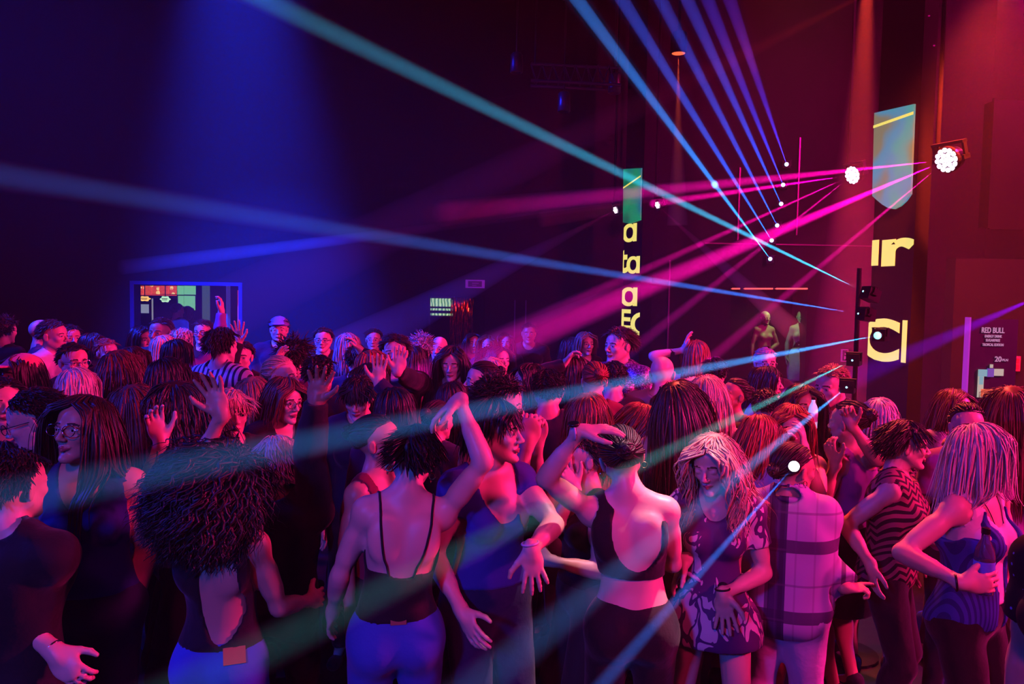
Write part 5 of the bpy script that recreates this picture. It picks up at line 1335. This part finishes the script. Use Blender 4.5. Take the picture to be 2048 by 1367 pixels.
P(828,690,6.6,'dark-haired person from behind right of the bearded person',face=170,hair='shoulder',hc='black',top='long',tm=BURG,bottom='trousers')
P(1228,720,5.2,'person from behind with black hair under the tall smiling person',face=175,hair='short',fem=False,hc='black',top='long',tm=BLK,bottom='trousers')
P(1430,712,6.1,'dark-haired person from behind near the red lit rail',face=170,fem=False,hair='short',hc='black',top='long',tm=CHAR,bottom='trousers')
# ---------------------------------------------------------------- things people hold
def hand_pt(of, side, p=(0,-.04,.075)):
    o,f=of
    bpy.context.view_layer.update()
    for sd,F in f.hands:
        if sd==side: return o.matrix_world@Vector(F[0]@np.array(p)+F[1])
def bottle(p, h, label, m_body, m_lab, m_cap, tilt=(0,0,0)):
    t=bpy.data.objects.new('bottle',None); link(t); t.location=p; t.rotation_euler=tilt; props(t,label,'bottle')
    r=h*.145
    MB().lathe([(r*.9,0),(r,.01*h),(r,.60*h),(r*.85,.70*h),(r*.40,.84*h),(r*.38,.93*h),(r*.34,.93*h)],20).build('glass_body',m_body,t,smooth=True)
    MB().lathe([(r*1.02,.22*h),(r*1.03,.23*h),(r*1.03,.50*h),(r*1.02,.51*h)],20).build('paper_label',m_lab,t,smooth=True)
    MB().lathe([(r*.44,.92*h),(r*.44,h),(r*.36,h*1.01)],16).build('cap',m_cap,t)
def find(txt): return [q for q in PL if q[0]['label'].startswith(txt)][0]
pb=find('blonde person in white tank top'); hp=hand_pt(pb,-1)
bottle(hp+Vector((0.0,0,-.05)),.24,'clear plastic bottle with blue label held by the blonde person in the waistcoat',M_GLASS,cmat('blue_label',(.1,.25,.9)),M_BLKP)
pb=[q for q in PL if 'small bright bottle' in q[0]['label']][0]; hp=hand_pt(pb,-1)
bottle(hp+Vector((0,-.02,-.04)),.17,'small white bottle with added glow held at the chest in the middle of the crowd',mat('white_plastic_glow',(.9,.92,1),.3,(.45,.55,.9),.6),cmat('white_label',(.8,.8,.85)),M_BLKP)  # bright light on the plastic is put in as emission
# laser glare on the plaid wearer's head, built as an added glowing lens
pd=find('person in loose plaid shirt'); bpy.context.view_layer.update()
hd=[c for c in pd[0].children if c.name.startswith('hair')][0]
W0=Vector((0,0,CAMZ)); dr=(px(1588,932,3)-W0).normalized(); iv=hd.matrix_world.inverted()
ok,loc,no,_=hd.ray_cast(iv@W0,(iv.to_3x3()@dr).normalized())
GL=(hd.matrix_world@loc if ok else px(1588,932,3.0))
t=bpy.data.objects.new('laser_glare',None); link(t); t.location=GL-dr*.004; t.rotation_mode='QUATERNION'; t.rotation_quaternion=(-dr).to_track_quat('Z','Y'); props(t,'small round white laser glare added on the tied-up hair above the plaid shirt','light')
MB().lathe([(.026,-.012),(.026,.006),(.023,.008),(.022,.004)],24).build('casing',M_METAL,t,smooth=True)  # casing made up to carry the glare
MB().lathe([(.022,.003),(.020,.010),(.010,.015),(.003,.016)],24).build('lens',M_GLARE,t,smooth=True)
S=Vector(t.location)-dr*.03; T=ext(S,px(1205,1367,1.75),1.25)
beam(S,T,(.005,.15,.85),16000,1.3,'short blue laser beam falling from the added white glare to the bottom edge',G1)

# ---------------------------------------------------------------- bar seen through the left doorway
def slab(name,x0,y0,x1,y1,Y,m,label,cat,th=.05,group=None):
    a=px(x0,y0,Y); b=px(x1,y1,Y); o=MB().box((a.x,Y,b.z),(b.x,Y+th,a.z)).build(name,m); 
    if label: props(o,label,cat,group)
    return o
def emis(name,c,s=1): return mat(name,(.05,.05,.05),.6,c,s)
def rowboard(nt,tc,sp,mth,mix,b):
    v=nt.nodes.new('ShaderNodeTexVoronoi'); v.inputs['Scale'].default_value=7; nt.links.new(tc.outputs['Object'],v.inputs[0])
    n=nt.nodes.new('ShaderNodeTexNoise'); n.inputs['Scale'].default_value=30; nt.links.new(tc.outputs['Object'],n.inputs[0])
    c=mix(mth('LESS_THAN',v.outputs['Distance'],.35),(.65,.07,.02),(1.0,.62,.2)); c=mix(mth('MULTIPLY',mth('GREATER_THAN',n.outputs['Fac'],.56),.7),c,(.5,.02,.01))
    nt.links.new(c,b.inputs['Emission Color']); b.inputs['Emission Strength'].default_value=.9; return c
t=bpy.data.objects.new('menu_lightbox',None); link(t); props(t,'red glowing menu board hung over the bar behind the left doorway','sign')
for i,(x0,x1) in enumerate(((271,286),(288,303),(304,318),(320,336),(338,352))):
    o=slab('menu_panel',x0,571,x1,588,18.75,nodes_mat('menu_light_%d'%i,rowboard) if i==0 else bpy.data.materials['menu_light_0'],None,None); o.parent=t
o=slab('lower_rail',271,588,352,591,18.76,emis('red_rail',(.7,.04,.02)),None,None); o.parent=t
a=px(310,571,18.75); MB().box((px(271,571,18.75).x,18.8,a.z-.3),(px(353,571,18.75).x,18.9,a.z+.3)).build('back_board',M_METAL,t)
def cloud_sign(name,x0,y0,x1,y1,Y,m,label):
    a=px(x0,y0,Y); b=px(x1,y1,Y); cx,cz=(a.x+b.x)/2,(a.z+b.z)/2; w=(b.x-a.x)/2; h=(a.z-b.z)/2
    t=bpy.data.objects.new(name,None); link(t); t.location=(cx,Y,cz); props(t,label,'sign')
    pr=[]; n=28
    for k in range(n):
        an=2*math.pi*k/n; rr=1+.16*math.cos(an*6); pr.append((math.cos(an)*w*rr*.95,math.sin(an)*h*rr))
    mb=MB(); mb.add([(x,0,z) for x,z in pr]+[(x,.05,z) for x,z in pr],[tuple(range(n)),tuple(range(2*n-1,n-1,-1))]+[(i,(i+1)%n,(i+1)%n+n,i+n) for i in range(n)])
    mb.build('lit_face',m,t)
    MB().box((-w*.5,-.012,-h*.35),(w*.5,-.002,-h*.15)).box((-w*.6,-.012,h*.05),(w*.6,-.002,h*.3)).build('dark_lettering',M_METAL,t)
    MB().tube([(0,.03,h*.9),(0,.03,3.2-cz)],.01).build('hanger',M_METAL,t)
cloud_sign('hanging_sign',278,592,299,602,17.9,emis('yellow_neon',(1,.55,.12),1.1),'small scalloped yellow sign glowing under the red menu board')
cloud_sign('hanging_sign',320,592,339,604,17.85,emis('mint_neon',(.55,.95,.55),.9),'small scalloped pale green sign glowing under the red menu board')
slab('picture',278,608,296,626,18.83,emis('pale_print',(.25,.28,.38),.8),'small pale picture under the yellow scalloped sign','picture')
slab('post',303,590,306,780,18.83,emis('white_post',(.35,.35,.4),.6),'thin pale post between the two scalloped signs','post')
tw=bpy.data.objects.new('lit_window',None); link(tw); props(tw,'green glowing window panel at the back of the bar','window')
gm=emis('green_glow',(.16,.50,.24),.9)
for (x0,y0,x1,y1) in ((354,571,366,589),(368,571,390,589),(356,591,366,618),(368,591,389,620)): slab('pane',x0,y0,x1,y1,18.8,gm,None,None).parent=tw
fr=MB(); a=px(353,570,18.86); b=px(391,621,18.86); fr.box((a.x,18.855,b.z),(b.x,18.9,a.z)); fr.build('frame',M_METAL,tw)
def post2(x0,x1,Y,m,label,y0=571):
    a=px(x0,y0,Y); b=px(x1,y0,Y); o=MB().box((a.x,Y,0),(b.x,Y+.15,a.z)).build('pillar',m); props(o,label,'pillar')
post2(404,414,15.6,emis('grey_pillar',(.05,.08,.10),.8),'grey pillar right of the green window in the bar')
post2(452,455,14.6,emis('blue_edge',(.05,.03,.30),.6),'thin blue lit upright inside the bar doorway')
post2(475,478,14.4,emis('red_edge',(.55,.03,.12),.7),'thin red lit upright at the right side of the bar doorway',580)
o=MB().box((px(268,600,17.2).x,17.2,0),(px(420,600,17.2).x,17.7,1.1)).box((px(264,600,17.2).x,17.1,1.1),(px(424,600,17.2).x,17.75,1.16)).build('bar_counter',M_PANEL); props(o,'dark bar counter below the glowing signs','counter')
P(374,611,15.4,'dark silhouette of a person at the bar in front of the green window',face=180,hair='bob',hc='black',top='long',tm=BLK,bottom='trousers')
P(356,606,15.0,'dark silhouette of a taller person at the bar, left of the green window',face=150,fem=False,hair='short',hc='black',top='long',tm=BLK,bottom='trousers')
# ---------------------------------------------------------------- television and tinsel in the middle doorway
def tvscr(nt,tc,sp,mth,mix,b):
    w=nt.nodes.new('ShaderNodeTexWave'); w.inputs['Scale'].default_value=5; w.inputs['Distortion'].default_value=6; w.inputs['Detail'].default_value=2; nt.links.new(tc.outputs['Object'],w.inputs[0])
    c=mix(mth('GREATER_THAN',w.outputs['Fac'],.55),(.10,.25,.12),(.50,.72,.36)); nt.links.new(c,b.inputs['Emission Color']); b.inputs['Emission Strength'].default_value=1.0; return c
t=bpy.data.objects.new('television',None); link(t); props(t,'wall television glowing pale green behind the middle doorway','television')
ts=nodes_mat('tv_picture',tvscr)
for (y0,y1) in ((596,613),(616,621),(626,631)): slab('picture_band',861,y0,905,y1,15.6,ts,None,None,.01).parent=t
a=px(858,592,15.62); b=px(908,634,15.62); MB().box((a.x,15.62,b.z),(b.x,15.7,a.z)).build('casing',M_BLKP,t)
MB().box(((a.x+b.x)/2-.03,15.7,(a.z+b.z)/2-.03),((a.x+b.x)/2+.03,18.9,(a.z+b.z)/2+.03)).build('bracket',M_METAL,t)
M_TINS=mat('red_tinsel',(.9,.10,.05),.15,metal=1)
rs=random.Random(5); mb=MB(); x0=px(902,600,14.6).x; x1=px(946,600,14.6).x; zt=dB[2]-.02
for i in range(70):
    x=x0+(x1-x0)*rs.random(); y=14.5+.2*rs.random(); z=zt; ph=rs.random()*6; w=.006
    n=26; vs=[];fs=[]
    for j in range(n):
        zz=zt-j*(zt-.01)/(n-1); a=ph+j*1.1; dx=math.cos(a)*w; dy=math.sin(a)*w; xx=x+.012*math.sin(j*.5+ph)
        vs+= [(xx-dx,y-dy,zz),(xx+dx,y+dy,zz)]
    fs=[(2*j,2*j+1,2*j+3,2*j+2) for j in range(n-1)]; mb.add(vs,fs)
o=mb.build('tinsel_curtain',M_TINS); props(o,'glittering red tinsel curtain beside the green television','curtain',kind='stuff')
spot('tinsel_lamp',((x0+x1)/2-.3,14.35,2.0),((x0+x1)/2,14.6,1.6),(1,.12,.05),60,110,.5,.03)
# emergency sign over the doorway; purple light on its box put in as emission
a=px(931,559,YB-.06); b=px(969,576,YB-.06); t=bpy.data.objects.new('emergency_sign',None); link(t); t.location=((a.x+b.x)/2,YB-.06,(a.z+b.z)/2); props(t,'small purple-lit emergency sign high on the back wall, right of the television','sign')
w=(b.x-a.x)/2; h=(a.z-b.z)/2
MB().box((-w,0,-h),(w,.055,h)).build('box',mat('sign_box_glow',(.3,.2,.6),.5,(.06,.01,.22),.6),t)
MB().box((-w*.72,-.006,-h*.7),(w*.72,0,h*.7)).build('face',mat('sign_face',(.05,.03,.15),.5),t)
MB().box((-w*.3,-.01,-h*.4),(w*.15,-.006,-h*.28)).box((-w*.3,-.01,h*.1),(w*.4,-.006,h*.25)).build('arrow_bar',mat('sign_mark',(.3,.2,.6),.5),t)
# ---------------------------------------------------------------- mannequin niche with red neon tubes
for i,(xa,xb) in enumerate(((1464,1480),(1489,1546),(1552,1615))):
    a=px(xa,577,13.93); b=px(xb,577,13.93)
    o=MB().tube([(a.x,13.93,a.z),(b.x,13.93,b.z)],.014,8).box((a.x,13.94,a.z-.005),(b.x,14.0,a.z+.005)).build('neon_tube',emis('red_neon_%d'%i,(1.0,.12,.09),1.2)); props(o,['short red neon tube at the left of the niche','middle red neon tube above the first mannequin','long red neon tube above the second mannequin'][i],'neon light','red neon tubes over the niche')
M_MANN=mat('pale_mannequin',(.10,.13,.07),.6)
for (x,y,face,lab,kw) in ((1530,620,10,'left pale mannequin in the niche behind the crowd',dict(L=dict(up=(.5,.1,-1),fore=(-.8,-.3,-.5)))),(1604,618,-20,'right pale mannequin with a cloth at the hip in the niche',dict(L=dict(up=(.6,0,-1),fore=(-.8,-.3,-.3)),R=dict(up=(-.3,0,-1),fore=(0,-.2,-1))))):
    top=px(x,y,14.55); f=Fig(height=1.78,fem=True,face=True,eyes='closed',**kw); V,Q,mi=f.skin(.022,.0075,.007)
    o=add_obj('mannequin',np_mesh('mannequin',V,Q,[M_MANN])); o.location=(top.x,14.55,top.z-1.80); o.rotation_euler[2]=math.radians(face); props(o,lab,'mannequin','mannequins in the niche')
    V,Q=bottom_mesh(f,'skirt' if x>1560 else 'trousers',.02); add_obj('draped_cloth',np_mesh('draped_cloth',V,Q,[cmat('green_cloth',(.15,.22,.10))]),o)
o=MB().box((dC[0],14.25,0),(dC[1],14.85,px(1530,620,14.55).z-1.80)).build('plinth',M_PANEL); props(o,'low dark plinth carrying the two mannequins','plinth')
spot('niche_lamp',((dC[0]+dC[1])/2+.35,14.3,dC[2]-.04),((dC[0]+dC[1])/2+.1,14.55,1.0),(.55,1.0,.3),40,120,.6,.04)
# toilets plate, red exit plate, lit rail
a=px(1684,698,9.4); b=px(1695,722,9.4)
# ---------------------------------------------------------------- drinks board at the right
YS=5.75
t=bpy.data.objects.new('drinks_board',None); link(t); a=px(1942,637,YS); b=px(2037,640,YS); t.location=((a.x+b.x)/2,YS,0); w=(b.x-a.x)/2; zt=a.z
props(t,'tall dim purple drinks board with small white writing near the right edge','sign')
M_BOARD=mat('board_face',(.012,.005,.018),.5,(.012,.0005,.010),1); M_WRT=emis('board_writing',(.42,.20,.38),1)
MB().box((-w,0,.02),(w,.05,zt)).build('panel',M_BOARD,t)
MB().box((-w-.012,-.005,.02),(-w,.055,zt+.01)).build('lit_edge',emis('violet_edge',(.35,.02,.45),1),t)
MB().box((-w-.05,-.2,0),(w+.05,.25,.02)).build('base_plate',M_METAL,t)
def brd(x0,y0,x1,y1,m,name,off=.0):
    p=px(x0,y0,YS); q=px(x1,y1,YS); return MB().box((p.x-t.location.x,-.012-off,q.z),(q.x-t.location.x,-.002-off,p.z)).build(name,m,t)
def wr(txt,x0,y0,x1,y1):
    p=px(x0,y0,YS); q=px(x1,y1,YS)
    sign_text('writing',txt,(p.x-t.location.x,q.z,q.x-t.location.x,p.z),(Vector((0,0,0)),Vector((1,0,0)),Vector((0,0,1)),Vector((0,-1,0))),M_WRT,t,clip=(-5,5),bold=.02,thick=.003)
wr('RED BULL',1963,654,2008,666); wr('ENERGY DRINK',1969,669,2003,675); wr('SUGARFREE',1971,677,1999,683); wr('TROPICAL EDITION',1964,686,2006,692); wr('20',1989,712,2002,723); wr('PLN',2004,717,2015,722)
TQ=emis('turquoise_print',(.10,.36,.42),1); CR_=emis('cream_print',(.40,.38,.32),1)
brd(1956,738,1964,794,CR_,'printed_frame'); brd(1956,738,1972,752,TQ,'printed_block',.002); brd(1957,752,1964,768,TQ,'printed_block',.002); brd(1985,737,2005,751,CR_,'printed_frame')
brd(1973,736,1985,753,emis('blue_print',(.07,.06,.36),1),'printed_can',.004); brd(1979,728,1984,735,CR_,'printed_knob',.002)
slab('price_card',1970,779,1991,795,YS-.10,emis('orange_card',(1.0,.16,.05),1),'small glowing orange-red card at the foot of the printed drinks','sign').location.y-=0
a=px(1980,795,YS-.1); o=MB().tube([(a.x,YS-.07,0.01),(a.x,YS-.07,a.z+.02)],.008,8).lathe([(.09,0),(.09,.012),(.01,.02)],16,Matrix.Translation((a.x,YS-.07,0))).build('card_stand',M_METAL); props(o,'thin black stand carrying the glowing orange card','stand')
# small plates on the dark panel wall
a=px(2026,712,8.97); b=px(2040,742,8.97)
t=bpy.data.objects.new('door_plate',None); link(t); t.location=((a.x+b.x)/2,8.97,(a.z+b.z)/2); props(t,'small dull red plate on the dark wall at the right edge','sign')
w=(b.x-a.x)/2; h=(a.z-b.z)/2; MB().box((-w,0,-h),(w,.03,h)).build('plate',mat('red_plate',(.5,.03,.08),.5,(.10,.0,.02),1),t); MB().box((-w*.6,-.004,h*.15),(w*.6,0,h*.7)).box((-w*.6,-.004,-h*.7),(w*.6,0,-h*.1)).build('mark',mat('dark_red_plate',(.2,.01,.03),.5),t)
a=px(1684,698,13.95); b=px(1696,723,13.95)
t=bpy.data.objects.new('wall_plate',None); link(t); t.location=((a.x+b.x)/2,13.95,(a.z+b.z)/2); props(t,'small pale pictogram plate on the back wall left of the right column','sign')
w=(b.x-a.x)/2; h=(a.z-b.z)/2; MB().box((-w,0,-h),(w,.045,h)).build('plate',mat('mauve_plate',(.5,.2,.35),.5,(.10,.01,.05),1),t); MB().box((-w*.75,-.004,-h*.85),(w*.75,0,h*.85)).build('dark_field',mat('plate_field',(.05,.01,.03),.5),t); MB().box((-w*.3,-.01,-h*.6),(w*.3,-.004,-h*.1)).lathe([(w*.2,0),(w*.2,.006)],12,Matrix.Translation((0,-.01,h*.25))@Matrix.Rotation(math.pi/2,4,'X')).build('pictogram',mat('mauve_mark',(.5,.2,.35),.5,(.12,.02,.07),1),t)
a=px(1484,778,7.0); b=px(1503,781,7.0)
t=bpy.data.objects.new('side_table',None); link(t); t.location=((a.x+b.x)/2,7.1,0); props(t,'narrow high table with a red lit rim among the crowd','table')
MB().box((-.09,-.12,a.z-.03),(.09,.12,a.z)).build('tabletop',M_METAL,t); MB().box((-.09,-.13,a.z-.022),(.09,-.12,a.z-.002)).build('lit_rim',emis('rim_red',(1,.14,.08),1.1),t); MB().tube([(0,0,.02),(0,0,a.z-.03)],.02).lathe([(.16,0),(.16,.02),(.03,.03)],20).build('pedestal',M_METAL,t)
# ---------------------------------------------------------------- rig under the ceiling
M_RIG=mat('rig_metal',(.07,.05,.10),.35,metal=.8)
a=px(1062,128,9.5); b=px(1240,150,9.5); t=bpy.data.objects.new('lighting_truss',None); link(t); t.location=a; props(t,'dim metal truss hanging high in the middle of the hall','truss')
L_=b-a; mb=MB()
for dz,dy in ((0,0),(-.22,-.12),(-.22,.12)): mb.tube([(0,dy,dz),(L_.x,dy,L_.z*.3+dz)],.018,8)
mb.build('chord',M_RIG,t); mb=MB(); n=8
for i in range(n):
    x0=L_.x*i/n; x1=L_.x*(i+1)/n; 
    for dy in (-.12,.12): mb.tube([(x0,0,0),((x0+x1)/2,dy,-.22),(x1,0,0)],.008,6)
mb.build('brace',M_RIG,t)
MB().tube([(.05,0,0),(.05,0,ZC-a.z)],.012,8).tube([(L_.x-.05,0,0),(L_.x-.05,0,ZC-a.z)],.012,8).build('hanger',M_METAL,t)
for i,(x,y,lab) in enumerate(((1033,127,'small dark spotlight left of the hanging truss'),(1229,168,'small dark spotlight below the right end of the hanging truss'),(1128,205,'small dark spotlight below the middle of the hanging truss'))):
    p=px(x,y,9.5); t=bpy.data.objects.new('spotlight',None); link(t); t.location=p; props(t,lab,'stage light','unlit spotlights by the truss')
    MB().lathe([(.05,.12),(.07,.10),(.075,-.1),(.065,-.11),(.065,-.08)],18).build('housing',M_RIG,t,smooth=True); MB().tube([(0,0,.12),(0,0,ZC-p.z)],.01,8).build('drop_rod',M_METAL,t)
